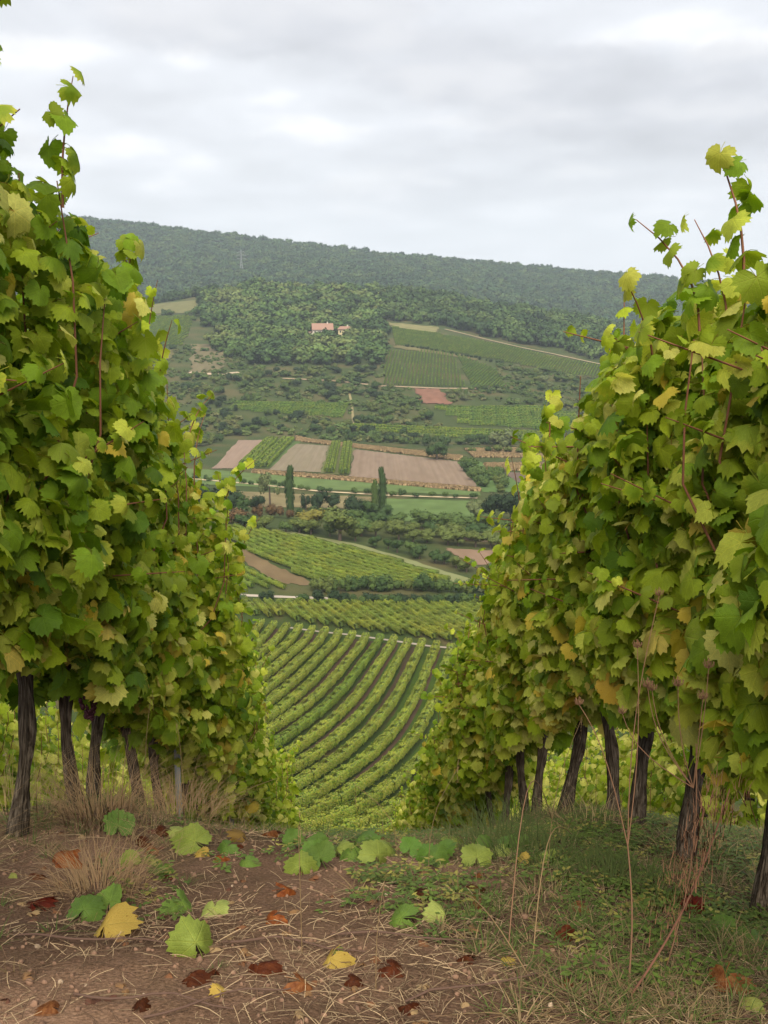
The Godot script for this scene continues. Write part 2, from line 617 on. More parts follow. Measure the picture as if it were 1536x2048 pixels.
		var pose := leaf_pose(p, normal, rand(-1.3, 1.3), size * lerpf(1.22, 0.82, up) * (rand(0.6, 1.15) if rng.randf() < 0.75 else rand(0.35, 0.65)))
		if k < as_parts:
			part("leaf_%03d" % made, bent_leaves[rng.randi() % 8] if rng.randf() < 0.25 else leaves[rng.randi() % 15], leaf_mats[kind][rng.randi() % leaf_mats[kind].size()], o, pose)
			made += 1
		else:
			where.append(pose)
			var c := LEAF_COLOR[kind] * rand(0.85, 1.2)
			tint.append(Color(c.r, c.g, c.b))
	if where.size():
		for j in 3:
			var some: Array[Transform3D] = []
			var shade := PackedColorArray()
			for i in range(j, where.size(), 3):
				some.append(where[i])
				shade.append(tint[i])
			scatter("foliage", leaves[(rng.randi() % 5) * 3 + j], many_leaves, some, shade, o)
	return o

# ---------------------------------------------------------------- trees
var crowns := {}
var crown_mats := {}
var trunk_mat: StandardMaterial3D

# a crown one metre high and one metre wide at its foot on y = 0, made of leaf clumps round a few lobes
func crown_mesh(style: String, seed_: int, clumps: int, clump: float) -> ArrayMesh:
	var r := RandomNumberGenerator.new()
	r.seed = seed_
	var b := Build.new()
	var lobes: Array = []
	match style:
		"poplar":
			for k in 9:
				var t := k / 8.0
				lobes.append([Vector3(r.randf_range(-0.1, 0.1), 0.06 + 0.86 * t, r.randf_range(-0.1, 0.1)), Vector3(0.42, 0.13, 0.42) * (0.42 + 0.75 * sin(PI * clampf(0.15 + 0.72 * t, 0, 1)))])
		"loose":
			for k in 9:
				lobes.append([Vector3(r.randf_range(-0.3, 0.3), r.randf_range(0.2, 0.9), r.randf_range(-0.3, 0.3)), Vector3.ONE * r.randf_range(0.12, 0.2)])
		"bush":
			for k in 6:
				lobes.append([Vector3(r.randf_range(-0.3, 0.3), r.randf_range(0.2, 0.62), r.randf_range(-0.3, 0.3)), Vector3(0.25, 0.3, 0.25) * r.randf_range(0.7, 1.1)])
		_:
			for k in 8:
				var a := TAU * k / 8.0 + r.randf()
				var up := r.randf_range(0.22, 0.78)
				var wide := 0.30 * sqrt(1.0 - pow(absf(up - 0.45) / 0.6, 2.0))
				lobes.append([Vector3(cos(a) * wide, up, sin(a) * wide), Vector3(0.23, 0.22, 0.23) * r.randf_range(0.75, 1.15)])
			lobes.append([Vector3(0, 0.5, 0), Vector3(0.33, 0.4, 0.33)])
	for l in lobes:
		if style != "loose":
			b.blob(l[0], l[1] * 0.70, 5, 7, Color(0.8, 0.8, 0.8), broad, 0.35)
	for k in clumps:
		var l: Array = lobes[r.randi() % lobes.size()]
		var dir := Vector3(r.randfn(), r.randfn() * 0.9 + 0.15, r.randfn()).normalized()
		var p: Vector3 = l[0] + dir * l[1] * r.randf_range(0.72, 1.12)
		p.y = maxf(p.y, 0.01)
		var nn := (dir + Vector3(r.randf_range(-1, 1), r.randf_range(-0.6, 1), r.randf_range(-1, 1)) * 0.7).normalized()
		var u := nn.cross(Vector3(r.randfn(), r.randfn(), r.randfn())).normalized() * clump * r.randf_range(0.6, 1.2)
		var w := nn.cross(u.normalized()) * clump * r.randf_range(0.5, 1.0)
		var tone := r.randf_range(0.75, 1.3)
		var soft := (dir * 1.3 + nn).normalized()
		b.quad(p - u, p - w * 0.8, p + u, p + w, Color(tone * r.randf_range(0.9, 1.15), tone, tone * r.randf_range(0.8, 1.1)), soft)
	return b.mesh()

func make_crowns() -> void:
	crowns["round"] = [crown_mesh("round", 1, 1200, 0.042), crown_mesh("round", 2, 1200, 0.042), crown_mesh("round", 3, 1200, 0.042), crown_mesh("round", 4, 1200, 0.042)]
	crowns["bush"] = [crown_mesh("bush", 5, 700, 0.055), crown_mesh("bush", 6, 700, 0.055), crown_mesh("bush", 7, 700, 0.055)]
	crowns["poplar"] = [crown_mesh("poplar", 8, 1300, 0.05), crown_mesh("poplar", 9, 1300, 0.05)]
	crowns["loose"] = [crown_mesh("loose", 10, 1100, 0.04), crown_mesh("loose", 11, 1100, 0.04)]
	crowns["far"] = [crown_mesh("round", 12, 130, 0.11), crown_mesh("round", 13, 130, 0.11), crown_mesh("bush", 14, 110, 0.12)]
	trunk_mat = mat(lin(0.07, 0.055, 0.045), 0.95)
	var tones := {"dark": Vector3(0.024, 0.043, 0.022), "deep": Vector3(0.040, 0.072, 0.026), "mid": Vector3(0.065, 0.104, 0.032), "olive": Vector3(0.090, 0.119, 0.036), "yellow": Vector3(0.151, 0.144, 0.036), "grey": Vector3(0.104, 0.130, 0.061), "rust": Vector3(0.094, 0.061, 0.032), "orange": Vector3(0.144, 0.086, 0.025)}
	for k: String in tones:
		var c: Vector3 = tones[k]
		crown_mats[k] = mat(lin(c.x, c.y, c.z), 0.85, true, 0.2)

func tree(called: String, x: float, d: float, tall: float, wide: float, style: String, tone: String, label: String, category: String, group := "", stem := 0.18) -> Node3D:
	var o := thing(called, at(x, d), label, category, group)
	var set_: Array = crowns[style]
	var low := tall * stem
	part("crown", set_[rng.randi() % set_.size()], crown_mats[tone], o, Transform3D(Basis(Vector3.UP, rand(0, TAU)).scaled(Vector3(wide, tall - low, wide)), Vector3(0, low, 0)))
	if stem > 0.0:
		part("trunk", trunk_stub, trunk_mat, o, Transform3D(Basis.from_scale(Vector3(wide * 0.9, tall * 0.7, wide * 0.9)), Vector3(0, -0.2, 0)))
	return o

var trunk_stub: ArrayMesh

func along(pts: Array, gap: float) -> Array[Vector2]:
	var out: Array[Vector2] = []
	for i in pts.size() - 1:
		var a: Vector2 = pts[i]
		var b: Vector2 = pts[i + 1]
		var n := maxi(1, int(a.distance_to(b) / gap))
		for k in n:
			out.append(a.lerp(b, float(k) / n))
	out.append(pts[pts.size() - 1])
	return out

func V(x: float, d: float) -> Vector2:
	return Vector2(x, d)

# ---------------------------------------------------------------- fields
# a four-cornered sheet draped on the terrain: far left, far right, near right, near left
func field(called: String, q: Array, m: Material, lift: float, label: String, tone: Callable, across := 24, deep := 24) -> MeshInstance3D:
	var b := Build.new()
	for j in deep + 1:
		var v := float(j) / deep
		for i in across + 1:
			var u := float(i) / across
			var p: Vector2 = (q[0] as Vector2).lerp(q[1], u).lerp((q[3] as Vector2).lerp(q[2], u), v)
			var edge := minf(minf(u, 1.0 - u), minf(v, 1.0 - v))
			if edge < 0.001:
				p += Vector2(broad.get_noise_2d(p.x * 30.0, p.y * 30.0), broad.get_noise_2d(p.y * 30.0, p.x * 30.0)) * lift * 9.0
			b.dot(at(p.x, p.y, lift), Vector3.UP, p * 0.2, (tone as Callable).call(u, v, p))
	for j in deep:
		for i in across:
			var a := j * (across + 1) + i
			b.tri(a, a + 1, a + across + 1)
			b.tri(a + 1, a + across + 2, a + across + 1)
	b.smooth()
	for i in b.n.size():
		if b.n[i].y < 0:
			b.n[i] = -b.n[i]
	return structure(called, b.mesh(), m, label)

func ribbon(called: String, pts: Array, wide: float, m: Material, lift: float, label: String, color: Color) -> MeshInstance3D:
	var b := Build.new()
	var path := along(pts, 2.0)
	for i in path.size():
		var dir := (path[mini(i + 1, path.size() - 1)] - path[maxi(i - 1, 0)]).normalized()
		var out := Vector2(-dir.y, dir.x) * wide * 0.5 * (1.0 + 0.25 * broad.get_noise_2d(i * 40.0, wide * 90.0))
		var c := color * (1.0 + 0.15 * fine.get_noise_2d(i * 9.0, 3.0))
		var l := path[i] - out
		var r := path[i] + out
		b.dot(at(l.x, l.y, lift), Vector3.UP, l * 0.2, Color(c.r, c.g, c.b))
		b.dot(at(r.x, r.y, lift), Vector3.UP, r * 0.2, Color(c.r, c.g, c.b))
	for i in path.size() - 1:
		var a := i * 2
		b.tri(a, a + 1, a + 2)
		b.tri(a + 1, a + 3, a + 2)
	b.smooth()
	for i in b.n.size():
		if b.n[i].y < 0:
			b.n[i] = -b.n[i]
	return structure(called, b.mesh(), m, label)

# a length of vine hedge, along z, foot on y = 0
func hedge_mesh(seed_: int, long: float, tall: float, wide: float, clumps: int, clump: float) -> ArrayMesh:
	var r := RandomNumberGenerator.new()
	r.seed = seed_
	var b := Build.new()
	var bottom := tall * 0.30
	b.box(Vector3(-wide * 0.14, bottom, -long * 0.5), Vector3(wide * 0.14, tall * 0.68, long * 0.5), Color(0.30, 0.42, 0.10))
	var plants: Array[Vector2] = []
	for k in 8:
		plants.append(Vector2(r.randf_range(0.88, 1.04), r.randf_range(0.85, 1.15)))
	for k in clumps:
		var z := r.randf_range(-0.5, 0.5) * long
		var plant := plants[int(floor(z / 0.75 + 20.0)) % 8]
		var y := lerpf(bottom * 0.75, tall * plant.x, pow(r.randf(), 0.8))
		var t := (y - bottom) / (tall - bottom)
		var w := wide * 0.5 * plant.y * (0.75 + 0.35 * sin(clampf(t, 0, 1) * PI)) * r.randf_range(0.75, 1.1)
		var s := -1.0 if r.randf() < 0.5 else 1.0
		if t > 0.85:
			w *= r.randf()
		var p := Vector3(s * w, y + (r.randf() * 0.12 if r.randf() < 0.1 else 0.0), z)
		var nn := Vector3(s * (1.0 if t < 0.85 else 0.3), r.randf_range(0.0, 0.9) + (0.7 if t > 0.8 else 0.0), r.randf_range(-0.6, 0.6)).normalized()
		var u := nn.cross(Vector3(r.randfn(), r.randfn(), r.randfn())).normalized() * clump * r.randf_range(0.6, 1.15)
		var ww := nn.cross(u.normalized()) * clump * r.randf_range(0.6, 1.1)
		var q := r.randf()
		var c := Color(0.085, 0.140, 0.018) if q < 0.3 else Color(0.175, 0.215, 0.024) if q < 0.72 else Color(0.30, 0.31, 0.045) if q < 0.95 else Color(0.42, 0.32, 0.06)
		c = c * r.randf_range(0.8, 1.2)
		b.quad(p - u, p - ww * 0.8, p + u, p + ww, Color(c.r, c.g, c.b) / 0.2, nn)
	return b.mesh()

var hedge_near: Array[ArrayMesh] = []
var hedge_mid: Array[ArrayMesh] = []
var hedge_far: Array[ArrayMesh] = []
var hedge_mat: StandardMaterial3D

func hedge_poses(pts: Array[Vector2], scale_: Vector3, tint: Color, where: Array[Transform3D], color: PackedColorArray) -> void:
	for i in pts.size() - 1:
		var a := at(pts[i].x, pts[i].y)
		var b := at(pts[i + 1].x, pts[i + 1].y)
		var z := (b - a).normalized()
		var x := Vector3.UP.cross(z).normalized()
		var flip := -1.0 if rng.randf() < 0.5 else 1.0
		where.append(Transform3D(Basis(x * flip * scale_.x * rand(0.92, 1.08), Vector3.UP * scale_.y * rand(0.95, 1.05), z * flip * scale_.z), (a + b) * 0.5 + x * rand(-0.05, 0.05)))
		var k := rand(0.85, 1.15)
		color.append(Color(tint.r * k * rand(0.94, 1.06), tint.g * k, tint.b * k))

# fills a plot with hedge rows that run along dir
func vineyard(called: String, poly: Array, dir: Vector2, gap: float, step: float, set_: Array[ArrayMesh], scale_: Vector3, tint: Color, label: String, patch := 0.25) -> void:
	var ring := PackedVector2Array(poly)
	var n := dir.normalized()
	var o := Vector2(-n.y, n.x)
	var lo := Vector2.INF
	var hi := -Vector2.INF
	for p in ring:
		var q := Vector2(p.dot(n), p.dot(o))
		lo = lo.min(q)
		hi = hi.max(q)
	var where: Array = [[] as Array[Transform3D], [] as Array[Transform3D]]
	var color := [PackedColorArray(), PackedColorArray()]
	var w := lo.y + gap * 0.5
	while w < hi.y:
		var t := lo.x
		while t < hi.x:
			var a := n * t + o * w
			var b := n * (t + step) + o * w
			if Geometry2D.is_point_in_polygon((a + b) * 0.5, ring):
				var two: Array[Vector2] = [a, b]
				var k := rng.randi() % 2
				var p := 1.0 + patch * broad.get_noise_2d(a.x * 9.0, a.y * 9.0)
				var yel := clampf(broad.get_noise_2d(a.x * 5.0 + 90.0, a.y * 5.0) * 1.6, 0.0, 0.7)
				var got: Array[Transform3D] = where[k]
				var col: PackedColorArray = color[k]
				hedge_poses(two, scale_, Color(tint.r * p * (1.0 + 0.5 * yel), tint.g * p * (1.0 + 0.25 * yel), tint.b * p), got, col)
				color[k] = col
			t += step
		w += gap
	var root := thing(called, Vector3.ZERO, label, "vineyard", "", "stuff")
	for k in 2:
		if where[k].size():
			scatter("vine_rows", set_[k], hedge_mat, where[k], color[k], root)

func _ready() -> void:
	rng.seed = 20240917
	fine.seed = 5
	fine.frequency = 0.1
	fine.fractal_octaves = 3
	broad.seed = 9
	broad.frequency = 0.02
	broad.fractal_octaves = 3

	# ------------------------------------------------ camera, sky, sun, air, exposure
	var cam := Camera3D.new()
	cam.name = "camera"
	cam.fov = 54.23
	cam.near = 0.05
	cam.far = 6000.0
	cam.rotation_degrees = Vector3(-10.6, 0, 0)
	add_child(cam)
	cam.current = true

	var env := Environment.new()
	env.background_mode = Environment.BG_SKY
	env.tonemap_mode = Environment.TONE_MAPPER_LINEAR
	env.tonemap_exposure = 5.0
	var sky := Sky.new()
	var sm := PanoramaSkyMaterial.new()
	sm.panorama = make_sky()
	sm.energy_multiplier = 0.232
	sky.sky_material = sm
	env.sky = sky
	env.fog_enabled = true
	env.fog_density = 0.00016
	env.fog_light_color = Color(0.86, 0.92, 1.0)
	env.sdfgi_enabled = true
	env.ssao_enabled = true
	env.ssil_enabled = true
	var we := WorldEnvironment.new()
	we.name = "world_environment"
	we.environment = env
	add_child(we)

	var sun := DirectionalLight3D.new()
	sun.name = "sun"
	sun.light_energy = 0.5
	sun.light_color = Color(1.0, 0.95, 0.84)
	sun.light_angular_distance = 55.0
	sun.shadow_enabled = true
	sun.rotation_degrees = Vector3(-46, 1, 0)
	add_child(sun)

	crown_white = mat(Color.WHITE, 0.85, true, 0.15)
	make_leaf_pictures()
	make_leaves()
	make_crowns()
	var stub := Build.new()
	stub.tube([Vector3(0, 0, 0), Vector3(0.01, 0.5, 0), Vector3(0, 1, 0.01)], [0.06, 0.045, 0.03], 7)
	trunk_stub = stub.mesh()
	hedge_mat = mat(lin(0.245, 0.255, 0.225), 0.75, true, 0.3)
	for k in 3:
		hedge_near.append(hedge_mesh(40 + k, 2.3, 1.55, 0.95, 1500, 0.068))
		hedge_mid.append(hedge_mesh(50 + k, 3.1, 1.5, 0.7, 260, 0.14))
		hedge_far.append(hedge_mesh(60 + k, 6.2, 1.5, 0.8, 130, 0.30))

	build_ground()
	build_near_rows()
	build_mid_vineyard()
	build_valley()
	build_far_hills()
	build_woods()
	build_litter()
	build_grass()
	build_weeds()

# ---------------------------------------------------------------- sky
func make_sky() -> ImageTexture:
	const W := 2048
	const H := 1024
	var n1 := FastNoiseLite.new()
	n1.seed = 29
	n1.frequency = 0.55
	n1.fractal_octaves = 6
	n1.fractal_gain = 0.5
	n1.domain_warp_enabled = true
	n1.domain_warp_amplitude = 0.6
	n1.domain_warp_frequency = 0.5
	var n2 := FastNoiseLite.new()
	n2.seed = 33
	n2.frequency = 0.9
	n2.fractal_octaves = 5
	var data := PackedFloat32Array()
	data.resize(W * H * 3)
	for y in H:
		var el := PI * (0.5 - (y + 0.5) / H)
		for x in W:
			var i := (y * W + x) * 3
			if el < 0.0:
				data[i] = 0.30
				data[i + 1] = 0.31
				data[i + 2] = 0.30
				continue
			var az := TAU * ((x + 0.5) / W - 0.5)
			var far := 1.0 / (sin(el) + 0.10)
			var px := sin(az) * cos(el) * far
			var pz := cos(az) * cos(el) * far
			var a := n1.get_noise_2d(px, pz * 1.1 + 4.0)              # broad banks
			var b := n2.get_noise_2d(px * 1.7 + 8.0, pz * 1.7)       # torn detail
			var bank := smoothstep(-0.12, 0.34, a + 0.30 * b)
			var low := smoothstep(deg_to_rad(11.0), deg_to_rad(2.0), el)
			bank *= 1.0 - 0.85 * low
			var wisp := smoothstep(0.0, 0.5, b) * (1.0 - low)
			var c := (Vector3(0.80, 0.825, 0.875) * (1.0 + 0.20 * b)).lerp(Vector3(0.98, 0.98, 0.99), wisp)
			c = c.lerp(Vector3(0.575, 0.59, 0.635) * (1.0 + 0.22 * b), bank * 0.68)
			c = c.lerp(Vector3(0.82, 0.86, 0.905), low * 0.72)
			data[i] = c.x
			data[i + 1] = c.y
			data[i + 2] = c.z
	return ImageTexture.create_from_image(Image.create_from_data(W, H, false, Image.FORMAT_RGBF, data.to_byte_array()))

# ---------------------------------------------------------------- ground
func ground_color(x: float, d: float) -> Color:
	var a := broad.get_noise_2d(x * 4.0, d * 4.0)
	if d < 40.0:
		var soil := Vector3(0.195, 0.124, 0.089) * (1.0 + 0.5 * fine.get_noise_2d(x * 7.0, d * 7.0) + 0.5 * broad.get_noise_2d(x * 40.0, d * 40.0))
		var green := Vector3(0.060, 0.058, 0.028)
		var k := smoothstep(0.15, 0.75, 0.5 * smoothstep(-0.1, 1.1, x) + 0.35 * smoothstep(2.3, 4.6, d) + 0.5 * broad.get_noise_2d(x * 60.0, d * 60.0))
		var c := soil.lerp(green, k * 0.7)
		return Color(c.x, c.y, c.z)
	if d < 175.0:
		var g := Vector3(0.062, 0.095, 0.028).lerp(Vector3(0.12, 0.10, 0.05), smoothstep(0.1, 0.5, a + 0.4 * fine.get_noise_2d(x * 3.0, d * 3.0)))
		return Color(g.x, g.y, g.z)
	var s := Vector3(0.072, 0.105, 0.040).lerp(Vector3(0.130, 0.125, 0.062), smoothstep(-0.1, 0.45, broad.get_noise_2d(x * 1.5, d * 1.5) + 0.35 * fine.get_noise_2d(x * 0.8, d * 0.8)))
	return Color(s.x, s.y, s.z)

var soil_mat: StandardMaterial3D
var field_mat: StandardMaterial3D

func build_ground() -> void:
	soil_mat = mat(Color.WHITE, 0.97, true, 0.15)
	soil_mat.uv1_triplanar = true
	soil_mat.uv1_world_triplanar = true
	soil_mat.uv1_scale = Vector3.ONE * 1.7
	soil_mat.albedo_texture = noise_texture(0.035, 6, Color(0.62, 0.60, 0.58), Color(1, 1, 1), 1024)
	soil_mat.normal_enabled = true
	soil_mat.normal_texture = bump_texture(0.04, 6, 10.0, 1024)
	soil_mat.normal_scale = 1.0
	field_mat = mat(Color.WHITE, 0.97, true, 0.1)
	var xs: Array[float] = []
	var x := 0.0
	var step := 0.03
	while x < 1500.0:
		xs.append(x)
		if x > 2.0:
			step = minf(step * 1.09, 8.0 if x < 420.0 else 60.0)
		x += step
	var all: Array[float] = []
	for i in range(xs.size() - 1, 0, -1):
		all.append(-xs[i])
	all.append_array(xs)
	var ds: Array[float] = [-30.0, -20.0, -12.0, -8.0, -5.0, -3.0, -2.0, -1.2, -0.6, -0.2, 0.2, 0.5, 0.8, 1.05, 1.25, 1.4]
	var d := 1.5
	while d < 3000.0:
		ds.append(d)
		d += 0.028 if d < 4.6 else maxf(0.028, minf((d - 3.9) * 0.04, 9.0 if d < 1000.0 else 30.0))
	var b := Build.new()
	for dd in ds:
		for xx in all:
			b.dot(on_soil(xx, dd), Vector3.UP, Vector2(xx, dd), ground_color(xx, dd))
	var w := all.size()
	for j in ds.size() - 1:
		for i in w - 1:
			var a := j * w + i
			b.tri(a, a + w, a + 1)
			b.tri(a + 1, a + w, a + w + 1)
	b.smooth()
	print("ground ", ds.size(), " x ", w)
	structure("ground", b.mesh(), soil_mat, "reddish brown vineyard soil sloping down into the green valley and up the far hills")

# ---------------------------------------------------------------- the two near rows
const ORDINAL: Array[String] = ["first", "second", "third", "fourth", "fifth", "sixth", "seventh", "eighth", "ninth", "tenth", "eleventh", "twelfth", "thirteenth", "fourteenth", "fifteenth", "sixteenth", "seventeenth", "eighteenth", "nineteenth", "twentieth", "twenty first", "twenty second", "twenty third", "twenty fourth", "twenty fifth", "twenty sixth", "twenty seventh", "twenty eighth", "twenty ninth", "thirtieth"]

func row_x(left: bool, d: float) -> float:
	return (-1.25 if left else 1.40) + DRIFT * d

func build_near_rows() -> void:
	var left: Array[float] = [2.05, 2.85, 3.65, 4.46, 4.90, 5.67, 6.57, 7.5, 8.4, 9.3, 10.2, 11.1, 12.0, 13.0, 14.0, 15.0, 16.0, 17.0, 18.2, 19.4]
	var right: Array[float] = [1.75, 2.40, 3.06, 3.66, 4.26, 4.82, 5.60, 6.40, 6.94, 7.6, 8.3, 9.2, 10.1, 11.0, 12.0, 13.0, 14.0, 15.0, 16.0, 17.0, 18.2, 19.4]
	var note_left := {2: "left row vine with the stout dark trunk nearest the camera", 3: "left row vine second from the camera, trunk leaning behind dry grass", 4: "left row vine third from the camera, straight dark trunk under yellow leaves", 5: "left row vine fourth from the camera, trunk framed by orange leaves", 6: "left row vine beside the blue grey steel post"}
	var note_right := {2: "right row vine with thick bent trunk at the right edge, nearest the camera", 3: "right row vine second from the camera, straight thick bare trunk", 4: "right row vine third from the camera, thin dark trunk", 5: "right row vine fourth from the camera, pale ringed trunk above green grass"}
	for i in left.size():
		var d := left[i]
		var parts := 230 if d < 6.0 else 210 if d < 8.0 else 130 if d < 10.5 else 60 if d < 13.0 else 0
		var stuff := 1500 if d < 8.0 else 1250
		var tall := 2.74 if d < 3.3 else 2.42 if d < 4.0 else 2.34 if d < 5.0 else 2.22
		var o := vine("grape_vine", row_x(true, d), d, 1.0, tall * rand(0.93, 1.06), (0.30 if d < 3.4 else 0.40 if d < 5.0 else 0.45) * rand(0.82, 1.18), 0.03 if d < 5.0 else -0.08, parts, stuff, 0.110, note_left.get(i, "green vine, %s trunk from the camera in the left row" % ORDINAL[i - 2] if i > 1 else "%s vine of the left row, its trunk outside the picture" % ["nearest", "second"][i]), "vines of the left row", 0.74 if d < 4.0 else 0.62 if d < 5.0 else 0.52, 0.0, 7 if d < 3.5 else 4)
		if i == 4 or i == 6 or i == 3:
			grapes(o, Vector3(0.12, 0.86 if i != 3 else 0.62, 0.12))
	for i in right.size():
		var d := right[i]
		var parts := 230 if d < 5.9 else 200 if d < 8.0 else 130 if d < 10.5 else 60 if d < 13.0 else 0
		var stuff := 1450 if d < 8.0 else 1200
		vine("grape_vine", row_x(false, d), d, -1.0, (2.02 if d < 3.2 else 2.0 if d < 4.0 else 1.92) * rand(0.94, 1.06), 0.33 * rand(0.85, 1.15), -0.17 if d > 4.0 else -0.08, parts, stuff, 0.107, note_right.get(i, "yellowing vine, %s trunk from the camera in the right row" % ORDINAL[i - 2] if i > 1 else "%s vine of the right row, its trunk outside the picture" % ["nearest", "second"][i]), "vines of the right row", 0.62, 0.06 if i == 2 else 0.0, 3 if d < 3.2 else 2)
	# the rows beyond them, seen between the trunks
	var protos: Array[Node3D] = []
	for side in [-1, 1]:
		for k in 17:
			var d := 8.0 + k * 1.05
			var x := (-3.85 if side < 0 else 4.0) + DRIFT * d
			var lab := "yellow green vine of the next row seen between the %s trunks, %s from the camera" % ["left" if side < 0 else "right", ORDINAL[k]]
			var gr := "vines of the next row on the left" if side < 0 else "vines of the next row on the right"
			if protos.size() < 3:
				protos.append(vine("grape_vine", x, d, 1.0, 2.65, 0.42, -0.22, 0, 640, 0.135, lab, gr, 0.35, 0.0, 0))
			else:
				var o: Node3D = protos[rng.randi() % 3].duplicate()
				o.name = numbered("grape_vine")
				add_child(o)
				o.position = on_soil(x, d)
				if side > 0:
					o.rotation.y = PI
				tag(o, lab, "grape vine", gr)
	# steel posts and wires
	var steel := mat(lin(0.20, 0.24, 0.28), 0.55, false, 0.5)
	var posts := [[row_x(true, 6.75) + 0.10, 6.75, "thin blue grey steel trellis post among the left trunks"], [row_x(true, 9.0) + 0.22, 9.0, "short visible steel post farther down the left row"], [row_x(false, 2.95) + 0.12, 3.0, "grey steel trellis post behind the bent right trunk"]]
	for p in posts:
		var b := Build.new()
		b.box(Vector3(-0.016, -0.2, -0.002), Vector3(0.016, 1.85, 0.002))
		b.box(Vector3(0.016, -0.2, -0.012), Vector3(0.020, 1.85, 0.012))
		b.box(Vector3(-0.020, -0.2, -0.012), Vector3(-0.016, 1.85, 0.012))
		single("trellis_post", b.mesh(), steel, on_soil(p[0], p[1]), p[2], "post")
	for side in [true, false]:
		for up in [0.84, 1.35]:
			var path := []
			var radii := []
			for k in 20:
				var d := 1.5 + k
				path.append(at(row_x(side, d) + 0.02, d, up))
				radii.append(0.0016)
			var b := Build.new()
			b.tube(path, radii, 4)
			single("trellis_wire", b.mesh(), steel, Vector3.ZERO, "%s wire strung along the %s vine row" % ["low" if up < 1.0 else "upper", "left" if side else "right"], "wire")

var grape_mesh: ArrayMesh
var grape_mat: StandardMaterial3D

func grapes(o: Node3D, where: Vector3) -> void:
	if grape_mesh == null:
		var b := Build.new()
		for k in 46:
			var t := sqrt(rng.randf())
			var r := 0.042 * (1.0 - t * 0.75)
			var a := rand(0, TAU)
			b.blob(Vector3(cos(a) * r, -0.13 * t, sin(a) * r), Vector3.ONE * 0.0085, 5, 7)
		grape_mesh = b.mesh()
		grape_mat = mat(lin(0.045, 0.012, 0.022), 0.45)
	part("grape_bunch", grape_mesh, grape_mat, o, Transform3D(Basis.from_scale(Vector3.ONE * 1.15), where))

# ---------------------------------------------------------------- the hollow below
func path_d(x: float) -> float:
	return 146.9 - 0.46 * x

func mid_row_x(x0: float, d: float) -> float:
	var sh := 0.8 * (8.8 - x0) * clampf((143.0 - d) / 40.0, 0.0, 1.0)
	return x0 + spline(GU, GV, d - sh)

func mid_row(x0: float, step: float) -> Array[Vector2]:
	var pts: Array[Vector2] = []
	var d := path_d(x0) - 2.0
	while d > 56.0:
		var x := mid_row_x(x0, d)
		if x < -0.22 * d - 8.0:
			break
		pts.append(Vector2(x, d))
		var slope := (mid_row_x(x0, d) - mid_row_x(x0, d - 0.5)) / 0.5
		d -= step / sqrt(1.0 + slope * slope)
	return pts

func build_mid_vineyard() -> void:
	var dark := 9
	for k in 21:
		var x0 := -20.6 + 2.2 * k
		var pts := mid_row(x0, 2.0)
		if pts.size() < 2:
			continue
		var where: Array[Transform3D] = []
		var tint := PackedColorArray()
		hedge_poses(pts, Vector3(1, 1, 1), Color(0.66, 0.80, 0.72) if k == dark else Color(1, 1, 1), where, tint)
		var label := "curving vine row in the hollow, %s from the left" % ORDINAL[k]
		if k == dark:
			label = "darker green curving vine row beside the brown gap in the hollow"
		elif k == 0:
			label = "leftmost curving vine row in the hollow, beside the rusty shrubs"
		var root := thing("vine_row", Vector3.ZERO, label, "vine row", "curving vine rows in the hollow" if k != dark and k != 0 else "")
		for j in 3:
			var some: Array[Transform3D] = []
			var shade := PackedColorArray()
			for i in where.size():
				if (i * 7 + i / 3 + k) % 3 == j:
					some.append(where[i])
					shade.append(tint[i])
			scatter("foliage", hedge_near[j], hedge_mat, some, shade, root)
		# posts at the row's head
		var b := Build.new()
		b.tube([at(pts[0].x, pts[0].y, -0.2), at(pts[0].x, pts[0].y + 0.25, 1.5)], [0.04, 0.035], 6)
		part("end_post", b.mesh(), trunk_mat, root)
	# ground between the rows: soil under and beside the vines, grass in every other lane
	for k in 20:
		var a := mid_row(-20.6 + 2.2 * k + 1.1, 2.0)
		if a.size() < 2:
			continue
		var grass := k % 2 == 0 or k == 5 or k >= 13
		var c := Color(0.046, 0.074, 0.017) if grass else Color(0.056, 0.044, 0.028)
		if k == 8:
			c = Color(0.048, 0.030, 0.022)
		if k == 4:
			c = Color(0.060, 0.088, 0.028)
		ribbon("grass_lane" if grass else "soil_lane", a, 1.1, field_mat, 0.03, "%s lane between two vine rows of the hollow" % ("grassy" if grass else "bare soil"), c)
		if k % 3 == 1:
			ribbon("soil_lane", mid_row(-20.6 + 2.2 * k + 0.45, 2.0), 0.5, field_mat, 0.045, "bare soil edge along a vine row of the hollow", Color(0.075, 0.052, 0.036))
	# pale track, and the vineyard past it
	ribbon("track", [V(-15.0, 153.8), V(-10.1, 151.5), V(-5.3, 149.7), V(0.9, 146.4), V(6.5, 143.2), V(11.9, 141.2), V(17.6, 139.3), V(30, 134)], 0.8, field_mat, 0.06, "pale gravel track crossing at the heads of the vine rows", Color(0.27, 0.235, 0.20))
	vineyard("vineyard", [V(-46, 167), V(38, 167), V(38, 138), V(17, 143), V(0.9, 149.5), V(-10, 154.5), V(-16, 159), V(-24, 161)], Vector2(0.40, -0.92), 1.75, 2.0, hedge_near, Vector3(1.15, 0.9, 1), Color(0.70, 0.76, 0.72), "yellow green vineyard with slanting rows just past the pale track")
	for k in 7:
		tree("shrub", -21.5 - k * 1.3 + rand(-0.6, 0.6), 149.0 + k * 1.1 + rand(-3, 3), rand(1.2, 2.0), rand(1.6, 2.4), "bush", "orange", "low rusty orange shrub left of the curving vine rows", "shrub", "rusty shrubs beside the vine rows", 0.0)

